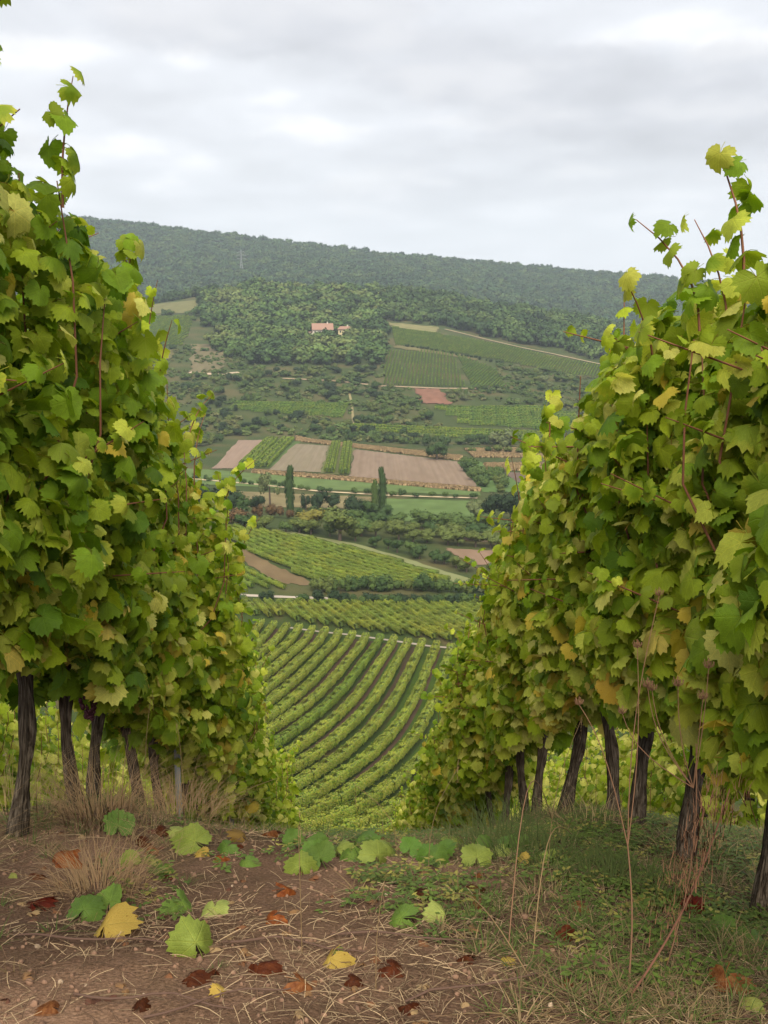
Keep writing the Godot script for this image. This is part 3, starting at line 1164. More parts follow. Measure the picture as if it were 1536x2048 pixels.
# ---------------------------------------------------------------- the valley floor
func even(c: Color, vary := 0.2) -> Callable:
	return func(_u: float, _v: float, p: Vector2) -> Color:
		var k := 1.0 + vary * broad.get_noise_2d(p.x * 6.0, p.y * 6.0) + vary * 0.7 * fine.get_noise_2d(p.x * 2.0, p.y * 0.7)
		return Color(c.r * k, c.g * k, c.b * k)

func furrowed(c: Color, e: Color) -> Callable:
	return func(u: float, v: float, p: Vector2) -> Color:
		var k := 0.5 + 0.5 * fine.get_noise_2d(u * 260.0, v * 3.0 + c.r * 900.0) + 0.4 * broad.get_noise_2d(u * 160.0, v * 20.0)
		var m := c.lerp(e, clampf(k, 0.0, 1.0))
		var s := 1.0 + 0.15 * fine.get_noise_2d(p.x * 3.0, p.y)
		return Color(m.r * s, m.g * s, m.b * s)

# a standing crop: a block of stalks with a ragged top
func crop(called: String, q: Array, tall: float, c: Color, label: String) -> void:
	var where: Array[Transform3D] = []
	var tint := PackedColorArray()
	var wide := (q[0] as Vector2).distance_to(q[1])
	var deep := (q[0] as Vector2).distance_to(q[3])
	var n := int(wide * deep / 0.30)
	for k in mini(n, 7000):
		var u := rng.randf()
		var v := rng.randf()
		var p: Vector2 = (q[0] as Vector2).lerp(q[1], u).lerp((q[3] as Vector2).lerp(q[2], u), v)
		where.append(Transform3D(Basis(Vector3.UP, rand(0, TAU)).scaled(Vector3(0.9, tall * rand(0.85, 1.08), 0.9)), at(p.x, p.y)))
		var s := rand(0.8, 1.2)
		tint.append(Color(c.r * s, c.g * s * rand(0.92, 1.04), c.b * s))
	field(called.replace("strip", "ground").replace("field", "ground"), [q[0], q[1], q[2], q[3]], field_mat, 0.22, "tan ground under the " + label, even(Color(0.21, 0.155, 0.092), 0.15), 30, 6)
	var root := scatter(called, crop_mesh, crop_mat, where, tint, self)
	tag(root, label, "crop", "", "stuff")

var crop_mesh: ArrayMesh
var crop_mat: StandardMaterial3D

func row_of_trees(called: String, pts: Array, gap: float, tall: Vector2, ratio: float, style: String, tones: Array, label: String, category: String, group: String, stem := 0.18, jitter := 0.25) -> void:
	var first: Vector2 = pts[0]
	var last: Vector2 = pts[pts.size() - 1]
	var whence := "from the left" if absf(last.x - first.x) > 0.5 * absf(last.y - first.y) else "from the far end"
	var k := -1
	for p in along(pts, gap):
		if rng.randf() < 0.06:
			continue
		k += 1
		var t := rand(tall.x, tall.y)
		tree(called, p.x + rand(-jitter, jitter) * gap, p.y + rand(-jitter, jitter) * gap * 1.5, t, t * ratio * rand(0.85, 1.2), style, tones[rng.randi() % tones.size()], "%s, %s %s" % [label, ORDINAL[k], whence] if k < 30 else label, category, group, stem)

func build_valley() -> void:
	var b := Build.new()
	for k in 9:
		var a := rand(0, TAU)
		var lean := Vector3(cos(a), 0, sin(a))
		var o := Vector3(rand(-0.4, 0.4), 0, rand(-0.4, 0.4))
		var side := Vector3(-sin(a), 0, cos(a)) * 0.10
		for j in 3:
			var y := 0.30 + 0.27 * j
			b.quad(o - side + Vector3.UP * (y - 0.3), o + side + Vector3.UP * (y - 0.3), o + side * 1.6 + lean * 0.25 + Vector3.UP * y, o - side * 1.6 + lean * 0.25 + Vector3.UP * y, Color(1, 1, 1) * (0.8 + 0.15 * j), (lean + Vector3.UP).normalized())
	crop_mesh = b.mesh()
	crop_mat = mat(Color.WHITE, 0.9, true, 0.2)

	# just past the hollow: two pale tracks, a hedge of shrubs
	ribbon("track", [V(-60, 172.5), V(-32.7, 171.9), V(-18.4, 171.5), V(-8, 171.3)], 1.2, field_mat, 0.07, "pale farm track behind the shrub hedge at the foot of the hillock", Color(0.30, 0.265, 0.23))
	ribbon("bank", [V(-45, 168.5), V(-28.4, 167.8), V(-21.3, 166.9), V(-14.4, 166.0)], 1.6, field_mat, 0.06, "bare sandy strip at the edge of the slanting vineyard", Color(0.24, 0.19, 0.145))
	row_of_trees("shrub", [V(-29, 168.4), V(-15, 168.6)], 4.2, Vector2(1.5, 2.2), 1.5, "bush", ["dark", "deep"], "rounded dark shrub standing apart by the pale track", "shrub", "separate dark shrubs by the track", 0.0)
	row_of_trees("shrub", [V(-11, 168.6), V(24, 168.4), V(34, 167)], 1.4, Vector2(1.8, 2.9), 1.2, "bush", ["deep", "mid", "dark"], "dark shrub in the hedge between the two vineyards", "shrub", "shrubs of the hedge past the vineyard", 0.0)
	row_of_trees("shrub", [V(-12, 175.5), V(2.9, 177.5), V(12, 176.6), V(24, 174.5)], 1.5, Vector2(2.2, 3.6), 1.0, "bush", ["mid", "olive", "deep"], "bushy green shrub behind the pale track below the hillock", "shrub", "shrubs along the foot of the hillock", 0.0)
	# the hillock
	field("soil_strip", [V(-33.0, 197.2), V(-27.9, 196.2), V(-11.8, 178.9), V(-19.2, 178.9)], field_mat, 0.10, "bare brown strip climbing the hillock between two vine plots", even(Color(0.112, 0.083, 0.049), 0.25))
	vineyard("vineyard", [V(-36, 207.5), V(-24, 209.5), V(-13.6, 208.2), V(-0.8, 200.0), V(13.0, 184.6), V(2.9, 178.5), V(-11.0, 178.6), V(-27.0, 195.4)], Vector2(-0.78, 0.62), 1.9, 2.0, hedge_near, Vector3(1.1, 0.95, 1), Color(0.58, 0.68, 0.70), "dense yellow green vineyard over the rounded hillock")
	vineyard("vineyard", [V(-42, 198), V(-33.8, 197.0), V(-19.8, 178.6), V(-17.5, 176.0), V(-36, 175.0)], Vector2(-0.68, 0.73), 2.1, 2.0, hedge_near, Vector3(0.9, 0.8, 1), Color(0.62, 0.74, 0.72), "small dark vine plot with dotted rows left of the brown strip")
	ribbon("grass_track", [V(-24, 214.5), V(-19.4, 212.2), V(-7.3, 209.4), V(3.5, 199.5), V(10.5, 190.5), V(16.2, 183.8), V(20, 178)], 4.6, field_mat, 0.12, "pale grassy track curving down the right side of the hillock", Color(0.150, 0.165, 0.080))
	# bare and green plots round the orchards
	field("bare_field", [V(13.3, 213.5), V(40.8, 210.5), V(38.7, 196.8), V(17.1, 198.8)], field_mat, 0.12, "bare pinkish soil behind the orchard trees on the right", furrowed(Color(0.194, 0.133, 0.101), Color(0.151, 0.108, 0.072)))
	field("bare_field", [V(15.8, 235.0), V(43, 231.5), V(41, 219.5), V(13.9, 222.8)], field_mat, 0.12, "light bare soil showing under the orchard crowns", even(Color(0.216, 0.162, 0.119)))
	field("meadow", [V(-2.0, 284.6), V(27.5, 279.6), V(24, 246.0), V(1.0, 247.0)], field_mat, 0.12, "bright green meadow between the tall poplar and the dark trees", even(Color(0.082, 0.124, 0.045), 0.2))
	field("dry_meadow", [V(-66, 303), V(-3, 287), V(-2, 266), V(-56, 268)], field_mat, 0.11, "dull tan meadow behind the poplars", even(Color(0.144, 0.122, 0.068), 0.35))
	field("grass_strip", [V(-72, 352), V(29.3, 302), V(28.4, 289.5), V(-66, 313.5)], field_mat, 0.12, "green grass strip in front of the ploughed fields", even(Color(0.085, 0.124, 0.048), 0.2), 40, 10)
	ribbon("sand_edge", [V(-66, 326), V(-38.8, 311), V(-19.2, 297.5), V(1.8, 289.5), V(27, 284.6)], 1.8, field_mat, 0.20, "sandy edge along the line of low shrubs", Color(0.38, 0.31, 0.21))
	crop("maize_strip", [V(-45.9, 346), V(29.5, 303.4), V(28.7, 297), V(-44.6, 338)], 0.85, Color(0.31, 0.235, 0.135), "narrow strip of ripe ochre maize in front of the ploughed fields")
	field("ploughed_field", [V(-65.6, 450), V(-54.5, 450), V(-50.6, 350), V(-60.5, 350)], field_mat, 0.15, "narrow pinkish ploughed field at the left", furrowed(Color(0.216, 0.162, 0.133), Color(0.180, 0.133, 0.104)), 40, 10)
	field("ploughed_field", [V(-38.3, 433), V(-23.7, 425), V(-21.8, 340), V(-40.2, 346)], field_mat, 0.15, "greyish ploughed field between the two pairs of vine strips", furrowed(Color(0.187, 0.155, 0.119), Color(0.137, 0.119, 0.079)), 50, 10)
	field("ploughed_field", [V(-12.0, 411), V(27.4, 369.5), V(28.6, 304.5), V(-11.8, 329)], field_mat, 0.15, "widest ploughed field, striped pink brown, right of the vine strips", furrowed(Color(0.194, 0.148, 0.115), Color(0.144, 0.108, 0.081)), 90, 10)
	crop("maize_strip", [V(-40.5, 458.4), V(30.4, 386), V(27.8, 373), V(-39.7, 446)], 0.8, Color(0.31, 0.235, 0.135), "long ripe maize strip along the far edge of the ploughed fields")
	crop("maize_field", [V(33.5, 412), V(76, 416.8), V(70, 381.6), V(34.6, 383.2)], 0.85, Color(0.31, 0.235, 0.135), "upper ripe maize field at the right behind the yellow vine tips")
	crop("maize_field", [V(36.6, 363.4), V(66, 363.4), V(62, 343), V(36.0, 344.2)], 0.85, Color(0.31, 0.235, 0.135), "lower ripe maize field at the right")
	field("ploughed_field", [V(41.6, 340), V(62, 339), V(58, 315.7), V(42.0, 316.8)], field_mat, 0.15, "dark violet brown ploughed field below the lower maize", even(Color(0.108, 0.083, 0.072)))
	field("grass_strip", [V(27.4, 368), V(35.1, 372.2), V(46, 296), V(29.8, 296)], field_mat, 0.15, "green slope right of the widest ploughed field", even(Color(0.072, 0.119, 0.042), 0.2))
	# pairs of vine strips between the ploughed fields
	for s in [[V(-50.2, 447), V(-49.4, 354), 4.0], [V(-43.0, 447), V(-43.6, 352), 4.2], [V(-20.6, 429), V(-18.6, 337), 2.8], [V(-15.6, 428), V(-13.6, 334), 2.8]]:
		var lab: String = "tall green vine strip beside a ploughed field"
		var where: Array[Transform3D] = []
		var tint := PackedColorArray()
		var pts := along([s[0], s[1]], 3.0)
		for w in [-0.5, 0.5]:
			var line: Array[Vector2] = []
			for p in pts:
				line.append(p + Vector2(w * (s[2] as float) * 0.55, 0))
			hedge_poses(line, Vector3((s[2] as float) * 0.9, 1.5, 1.0), Color(0.56, 0.66, 0.66), where, tint)
		var root := thing("vine_strip", Vector3.ZERO, lab, "vine strip", "vine strips between the ploughed fields")
		scatter("foliage", hedge_mid[0], hedge_mat, where, tint, root)
	field("grass_strip", [V(-54, 449), V(-36.5, 448), V(-40.3, 351), V(-50.2, 351)], field_mat, 0.13, "green grass round the left pair of vine strips", even(Color(0.072, 0.108, 0.040), 0.2))
	field("grass_strip", [V(-23.5, 431), V(-12.2, 428), V(-11.9, 333), V(-21.7, 337)], field_mat, 0.13, "grass round the middle pair of vine strips", even(Color(0.101, 0.112, 0.050), 0.2))

	# named trees
	tree("poplar", -24.1, 252.3, 12.6, 2.7, "poplar", "deep", "slim columnar poplar, left of the two, before the maize strip", "poplar", "", 0.04)
	tree("poplar", -0.5, 256.0, 12.6, 2.4, "poplar", "deep", "taller columnar poplar with a pointed top beside the meadow", "poplar", "", 0.04)
	tree("poplar", -2.4, 253.0, 9.6, 1.9, "poplar", "mid", "shorter poplar leaning against the pointed one", "poplar", "", 0.04)
	tree("birch", -28.5, 245.6, 10.6, 6.0, "loose", "grey", "airy pale green tree left of the slim poplar", "tree", "", 0.25)
	tree("tree", -40.5, 220.5, 8.0, 6.5, "round", "dark", "dark bluish tree at the left edge of the valley", "tree", "", 0.12)
	tree("tree", -36.2, 223.5, 8.6, 7.2, "round", "dark", "tall dark round tree in the left clump", "tree", "", 0.1)
	tree("tree", -33.0, 224.0, 6.5, 5.5, "round", "deep", "lower dark tree at the right of the left clump", "tree", "", 0.1)
	tree("tree", -31.0, 241.3, 5.6, 4.0, "round", "dark", "small dark tree below the airy pale one", "tree", "", 0.1)
	tree("tree", -20.8, 262.6, 4.9, 3.0, "bush", "dark", "small dark pointed tree right of the slim poplar", "tree", "", 0.1)
	tree("tree", -17.0, 261.2, 6.0, 5.0, "round", "dark", "dark round tree between the two poplars", "tree", "", 0.1)
	tree("tree", -13.6, 263.0, 5.2, 4.4, "round", "dark", "dark broad tree at the right of the trio between the poplars", "tree", "", 0.1)
	tree("tree", -7.4, 245.6, 7.0, 5.5, "round", "dark", "dark tree at the foot of the pointed poplar, left side", "tree", "", 0.1)
	tree("tree", -3.8, 246.0, 5.8, 5.5, "round", "deep", "dark bushy tree in front of the pointed poplar", "tree", "", 0.1)
	tree("tree", 0.2, 246.0, 4.5, 4.5, "round", "deep", "low dark tree at the foot of the pointed poplar, right side", "tree", "", 0.1)
	tree("walnut_tree", -9.6, 212.5, 8.2, 8.4, "round", "olive", "large olive green tree rising over the hillock's edge", "tree", "", 0.1)
	tree("shrub", -32.0, 212.5, 4.4, 6.0, "bush", "rust", "reddish brown shrub below the dark left clump", "shrub", "", 0.0)
	tree("tree", -16.2, 219.4, 6.0, 8.0, "round", "yellow", "orange tinged round tree left of the large olive tree", "tree", "", 0.08)
	tree("tree", 23.0, 247.5, 6.2, 5.0, "round", "grey", "pale green tree at the left of the dark right clump", "tree", "", 0.1)
	tree("tree", 27.2, 247.0, 8.4, 6.0, "round", "dark", "dark tree at the left of the right clump", "tree", "", 0.08)
	tree("tree", 31.8, 246.0, 9.0, 7.0, "round", "dark", "tallest dark tree of the right clump", "tree", "", 0.08)
	tree("tree", 36.5, 245.0, 8.6, 7.0, "round", "dark", "dark tree at the right end of the right clump", "tree", "", 0.08)
	tree("tree", 41.5, 245.0, 8.2, 7.0, "round", "dark", "dark tree half hidden by the right vine row", "tree", "", 0.08)
	tree("shrub", 33.0, 232.5, 4.0, 6.0, "bush", "rust", "rust tinged bush below the dark right clump", "shrub", "", 0.0)
	tree("tree", 19.9, 375.0, 8.4, 8.6, "round", "deep", "round tree standing alone on the edge of the widest ploughed field", "tree", "", 0.05)
	tree("tree", 50.3, 423.0, 8.6, 11.5, "bush", "grey", "broad pale grey green bush behind the right maize field", "tree", "", 0.0)
	# orchards and tree lines
	var orch := "leafy orchard tree in the front line of the orchard"
	row_of_trees("orchard_tree", [V(-30, 210.5), V(-22, 215), V(-12, 217)], 3.3, Vector2(2.8, 4.0), 1.15, "round", ["mid", "olive", "deep"], "orchard tree behind the crest of the hillock", "fruit tree", "orchard trees behind the hillock", 0.06)
	row_of_trees("orchard_tree", [V(-6.5, 213.5), V(1.0, 208), V(8.0, 202), V(14.5, 195), V(21.3, 188)], 3.0, Vector2(2.6, 3.8), 1.0, "round", ["mid", "deep", "olive"], "orchard tree beside the pale grassy track", "fruit tree", "orchard trees beside the grassy track", 0.08)
	row_of_trees("orchard_tree", [V(-5.0, 221), V(10.4, 217.5), V(40, 214)], 3.2, Vector2(3.4, 4.6), 1.2, "round", ["mid", "olive", "olive"], orch, "fruit tree", "front line of the valley orchard", 0.16)
	row_of_trees("orchard_tree", [V(-8.0, 228), V(10.4, 225), V(40, 222)], 3.2, Vector2(3.4, 4.6), 1.2, "round", ["mid", "deep", "olive"], "leafy orchard tree in the second line of the orchard", "fruit tree", "second line of the valley orchard", 0.08)
	row_of_trees("orchard_tree", [V(-8.0, 237), V(14, 236.5), V(42, 233)], 3.2, Vector2(3.6, 5.0), 1.2, "round", ["mid", "deep"], "orchard tree of the back line below the meadow", "fruit tree", "back line of the valley orchard", 0.08)
	row_of_trees("shrub", [V(-34, 236), V(-20, 240), V(-8, 241)], 3.4, Vector2(2.4, 4.2), 1.1, "bush", ["mid", "deep", "rust"], "mixed bush at the feet of the poplars", "shrub", "bushes at the feet of the poplars", 0.0)
	row_of_trees("shrub", [V(-62, 324), V(-38.8, 310.5), V(-19.2, 297), V(1.8, 289), V(25.5, 284.3)], 3.6, Vector2(1.6, 2.5), 1.25, "bush", ["deep", "mid"], "low round shrub in the line along the sandy edge", "shrub", "line of low shrubs along the sandy edge", 0.0)
	row_of_trees("tree", [V(-15.2, 446), V(7.0, 434), V(19.5, 426), V(44, 430)], 5.2, Vector2(3.5, 5.5), 1.1, "bush", ["deep", "mid"], "rounded tree in the line behind the long maize strip", "tree", "tree line behind the long maize strip", 0.0)
	row_of_trees("tree", [V(36, 401), V(68, 389)], 4.6, Vector2(2.6, 4.2), 1.2, "bush", ["deep", "mid", "olive"], "bush between the two right maize fields", "shrub", "bushes between the right maize fields", 0.0)
	row_of_trees("tree", [V(29.8, 356), V(30.5, 308)], 4.4, Vector2(2.8, 5.0), 1.15, "bush", ["deep", "mid"], "bush on the green slope beside the widest ploughed field", "shrub", "bushes on the green slope", 0.0)
	row_of_trees("tree", [V(37.3, 342), V(36.0, 298)], 5.0, Vector2(2.6, 4.6), 1.2, "bush", ["mid", "olive"], "pale bush on the green slope", "shrub", "bushes on the green slope, right side", 0.0)

# ---------------------------------------------------------------- far slopes
func scrub(poly: Array, n: int, tall: Vector2, tones: Array, label: String, group: String, called := "bush") -> void:
	var ring := PackedVector2Array(poly)
	var lo := Vector2.INF
	var hi := -Vector2.INF
	for p in ring:
		lo = lo.min(p)
		hi = hi.max(p)
	var made := 0
	var tries := 0
	while made < n and tries < n * 30:
		tries += 1
		var p := Vector2(rand(lo.x, hi.x), rand(lo.y, hi.y))
		if not Geometry2D.is_point_in_polygon(p, ring) or broad.get_noise_2d(p.x * 3.0, p.y * 3.0) < rand(-0.4, 0.15):
			continue
		var blocked := false
		for q: PackedVector2Array in kept_clear:
			if Geometry2D.is_point_in_polygon(p, q):
				blocked = true
				break
		if blocked:
			continue
		var t := rand(tall.x, tall.y)
		var tone: String = tones[rng.randi() % tones.size()]
		var wide := rand(0.9, 1.5)
		var size := "low" if t < lerpf(tall.x, tall.y, 0.4) else "tall" if t > lerpf(tall.x, tall.y, 0.8) else "middling"
		var shade: String = {"deep": "deep green", "mid": "mid green", "dark": "dark green", "olive": "olive", "rust": "rusty brown", "grey": "pale grey green"}[tone]
		tree(called, p.x, p.y, t, t * wide, "bush" if rng.randf() < 0.6 else "round", tone, "%s %s %s" % [size + (" spreading" if wide > 1.25 else ""), shade, label], "bush", group, 0.0)
		made += 1

var kept_clear: Array[PackedVector2Array] = []

func build_far_hills() -> void:
	var plots := [
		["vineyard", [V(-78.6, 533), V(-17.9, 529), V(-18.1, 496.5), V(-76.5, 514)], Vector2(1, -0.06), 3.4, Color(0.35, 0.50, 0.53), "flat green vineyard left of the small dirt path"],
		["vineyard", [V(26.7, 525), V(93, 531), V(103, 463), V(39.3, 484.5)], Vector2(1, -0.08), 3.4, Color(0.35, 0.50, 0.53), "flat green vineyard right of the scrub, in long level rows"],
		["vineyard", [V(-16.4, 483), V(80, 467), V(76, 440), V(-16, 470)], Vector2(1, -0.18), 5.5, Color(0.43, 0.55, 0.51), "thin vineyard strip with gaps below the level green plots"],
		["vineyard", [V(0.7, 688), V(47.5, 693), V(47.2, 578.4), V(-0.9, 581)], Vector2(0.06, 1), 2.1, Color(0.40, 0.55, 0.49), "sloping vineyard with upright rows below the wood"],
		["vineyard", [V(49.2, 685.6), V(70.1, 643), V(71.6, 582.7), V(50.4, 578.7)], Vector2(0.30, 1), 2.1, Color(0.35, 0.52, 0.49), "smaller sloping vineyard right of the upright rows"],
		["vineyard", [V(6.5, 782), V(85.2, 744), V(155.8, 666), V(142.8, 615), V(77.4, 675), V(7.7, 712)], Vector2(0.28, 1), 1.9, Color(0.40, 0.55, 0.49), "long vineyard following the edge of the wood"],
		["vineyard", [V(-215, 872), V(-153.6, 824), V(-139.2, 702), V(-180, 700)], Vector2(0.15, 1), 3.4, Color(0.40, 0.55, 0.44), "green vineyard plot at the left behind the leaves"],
	]
	for p in plots:
		kept_clear.append(PackedVector2Array(p[1]))
	var sheets := [
		["red_field", [V(17.1, 572), V(31.8, 571), V(36.3, 532), V(20.5, 533)], Color(0.155, 0.083, 0.061), "small reddish brown field in the middle of the scrub"],
		["grass_field", [V(0.8, 802), V(43.1, 797), V(39.3, 769), V(6.5, 782.5)], Color(0.151, 0.144, 0.072), "pale grass patch under the wood above the long vineyard"],
		["grass_field", [V(-240, 960), V(-165.8, 920), V(-153.3, 838), V(-224.9, 894)], Color(0.115, 0.115, 0.054), "pale grass at the left below the ridge wood"],
		["scrub_field", [V(-175.8, 694), V(-141.6, 686), V(-138.1, 652), V(-168, 655)], Color(0.094, 0.090, 0.043), "dry grass corner below the left vineyard plot"],
		["stony_slope", [V(-132.8, 703), V(-108, 703), V(-98, 606), V(-116, 603)], Color(0.115, 0.101, 0.061), "stony brown slope at the left below the wood"],
		["orchard_ground", [V(7, 714), V(60, 680), V(62, 668), V(7, 700)], Color(0.108, 0.101, 0.050), "strip of rough grass between the long and the sloping vineyard"]]
	for s in sheets:
		if s[0] != "stony_slope":
			kept_clear.append(PackedVector2Array(s[1]))
		field(s[0], s[1], field_mat, 0.45, s[3], even(s[2], 0.25), 16, 16)
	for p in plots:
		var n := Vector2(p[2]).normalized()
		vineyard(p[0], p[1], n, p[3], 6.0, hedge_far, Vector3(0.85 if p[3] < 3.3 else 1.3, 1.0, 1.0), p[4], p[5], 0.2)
	ribbon("dirt_path", [V(-13, 470), V(-15.5, 498), V(-17, 530), V(-19.5, 560), V(-14, 590)], 1.2, field_mat, 0.35, "small dirt path beside the flat green vineyard", Color(0.19, 0.165, 0.09))
	ribbon("bank", [V(-60, 596), V(-30, 590), V(-2, 577), V(34, 574), V(60, 577)], 2.4, field_mat, 0.4, "bare terrace edge below the sloping vineyards", Color(0.26, 0.20, 0.14))
	ribbon("bank", [V(-118, 612), V(-100, 606), V(-88, 612)], 4.5, field_mat, 0.5, "pale eroded bank at the left of the scrub", Color(0.36, 0.29, 0.22))
	ribbon("bank", [V(47.4, 790), V(88, 752), V(120, 722), V(157, 672)], 2.6, field_mat, 0.5, "pale track along the lower edge of the wood", Color(0.25, 0.21, 0.14))
	# rows of small dark and red bushes between the two vineyards
	row_of_trees("shrub", [V(16, 706), V(30, 699), V(62, 676), V(78, 664)], 3.6, Vector2(1.8, 2.8), 1.3, "bush", ["dark", "deep"], "dark shrub in the line dividing the hill vineyards", "shrub", "shrubs dividing the hill vineyards", 0.0)
	row_of_trees("shrub", [V(22, 712), V(44, 698)], 4.2, Vector2(1.1, 1.6), 1.3, "bush", ["rust"], "reddish shrub above the dark line between the hill vineyards", "shrub", "reddish shrubs on the hill", 0.0)
	scrub([V(-88.2, 618), V(-1.8, 621.6), V(-0.9, 575), V(17.1, 574), V(20.5, 533), V(22.3, 484), V(-14, 483), V(-16.5, 531), V(-79.5, 535.4), V(-88.7, 461.6), V(-122, 603)], 110, Vector2(3.0, 6.0), ["deep", "mid", "mid", "dark", "olive"], "scrub bush on the lower slope below the houses", "scrub on the lower slope")
	scrub([V(77.4, 674.7), V(142.8, 615.5), V(145, 558), V(105, 487), V(91, 535), V(29.9, 536.4), V(38.9, 571.6), V(71, 582.4), V(71.5, 648)], 80, Vector2(2.6, 5.2), ["deep", "mid", "mid", "olive", "grey"], "scrub bush on the right slope below the long vineyard", "scrub on the right slope")
	scrub([V(-98, 494), V(-76.5, 514), V(-18, 494), V(22, 484), V(54, 462), V(72, 433), V(28, 425), V(-15, 443), V(-41, 461), V(-66, 461), V(-82, 409)], 95, Vector2(2.6, 5.0), ["deep", "mid", "dark", "olive"], "bush in the band of scrub behind the ploughed fields", "scrub behind the ploughed fields")
	scrub([V(-240, 960), V(-165.8, 921), V(-153.3, 838), V(-140, 700), V(-142, 686), V(-136, 640), V(-176, 655), V(-225, 894)], 26, Vector2(3.0, 5.5), ["deep", "mid"], "bush at the left among the hill plots", "bushes among the left hill plots")
	var low: Array[Color] = [Color(0.056, 0.092, 0.031), Color(0.070, 0.111, 0.036), Color(0.089, 0.122, 0.041), Color(0.111, 0.122, 0.052)]
	wood("low_scrub", [V(-135, 603), V(-140, 700), V(-100, 700), V(-88, 640), V(-1.8, 621), V(0, 690), V(7, 690), V(-0.9, 575), V(17, 574), V(20, 533), V(22, 484), V(54, 462), V(72, 433), V(28, 425), V(-15, 443), V(-41, 461), V(-66, 461), V(-95, 455)], 4.2, Vector2(1.2, 3.4), Vector2(1.0, 1.8), low, "low green scrub covering the lower slope", -0.08)
	wood("low_scrub", [V(77.4, 674), V(142.8, 615), V(160, 600), V(150, 558), V(105, 487), V(91, 535), V(29.9, 536), V(38.9, 571), V(71, 582), V(71.5, 648)], 4.2, Vector2(1.2, 3.2), Vector2(1.0, 1.8), low, "low green scrub on the right slope below the long vineyard", -0.12)
	houses()
	pylon()

func houses() -> void:
	var wall := mat(lin(0.42, 0.39, 0.35), 0.9)
	var cream := mat(lin(0.46, 0.40, 0.25), 0.9)
	var tile := mat(lin(0.225, 0.138, 0.110), 0.85)
	var dark := mat(lin(0.04, 0.045, 0.05), 0.3)
	for k in 2:
		var big := k == 0
		var o := thing("farmhouse" if big else "cottage", at(-44.0 if big else -28.0, 726.0 if big else 733.0, 2.0 if big else 2.4), "white farmhouse with a long pink tiled roof in the hillside wood" if big else "small cream cottage with an orange roof right of the farmhouse", "house")
		o.rotation.y = 0.12 if big else -0.5
		o.scale = Vector3.ONE * 1.1
		var w := 6.6 if big else 3.6
		var dp := 4.2 if big else 3.0
		var wy := 4.6 if big else 3.6
		var ry := 8.4 if big else 5.2
		var b := Build.new()
		b.box(Vector3(-w, -3, -dp), Vector3(w, wy, dp))
		for s in [-1.0, 1.0]:
			var x: float = s * w
			var i := b.dot(Vector3(x, wy, -dp), Vector3(s, 0, 0))
			b.dot(Vector3(x, wy, dp), Vector3(s, 0, 0))
			b.dot(Vector3(x, ry - 0.1, 0), Vector3(s, 0, 0))
			b.tri(i, i + 1, i + 2)
		part("wall", b.mesh(), wall if big else cream, o)
		var r := Build.new()
		for s in [-1.0, 1.0]:
			r.quad(Vector3(-w - 0.4, ry, 0), Vector3(w + 0.4, ry, 0), Vector3(w + 0.4, wy - 0.35, s * (dp + 0.6)), Vector3(-w - 0.4, wy - 0.35, s * (dp + 0.6)), Color.WHITE, Vector3(0, 0.75, s * 0.65))
			r.quad(Vector3(-w - 0.4, ry - 0.2, 0), Vector3(w + 0.4, ry - 0.2, 0), Vector3(w + 0.4, wy - 0.55, s * (dp + 0.6)), Vector3(-w - 0.4, wy - 0.55, s * (dp + 0.6)), Color.WHITE, Vector3(0, -0.75, -s * 0.65))
		var roof := part("roof", r.mesh(), tile, o)
		var ch := Build.new()
		ch.box(Vector3(w * 0.5 - 0.35, ry - 1.2, -0.35), Vector3(w * 0.5 + 0.35, ry + 0.9, 0.35))
		part("chimney", ch.mesh(), wall, roof)
		for i in (4 if big else 2):
			var f := Build.new()
			var x := -w + w * 2.0 * (i + 0.5) / (4 if big else 2)
			f.box(Vector3(x - 0.5, wy - 2.6, dp + 0.01), Vector3(x + 0.5, wy - 1.2, dp + 0.06))
			part("window", f.mesh(), dark, o)
		if big:
			var wing := Build.new()
			wing.box(Vector3(-w - 4.0, -3, -2.0), Vector3(-w - 0.02, 2.6, dp + 1.0))
			part("side_wing", wing.mesh(), wall, o)
			var lean := Build.new()
			lean.box(Vector3(-w - 4.3, 2.62, -2.3), Vector3(-w - 0.03, 3.1, dp + 1.3))
			part("side_roof", lean.mesh(), tile, o)

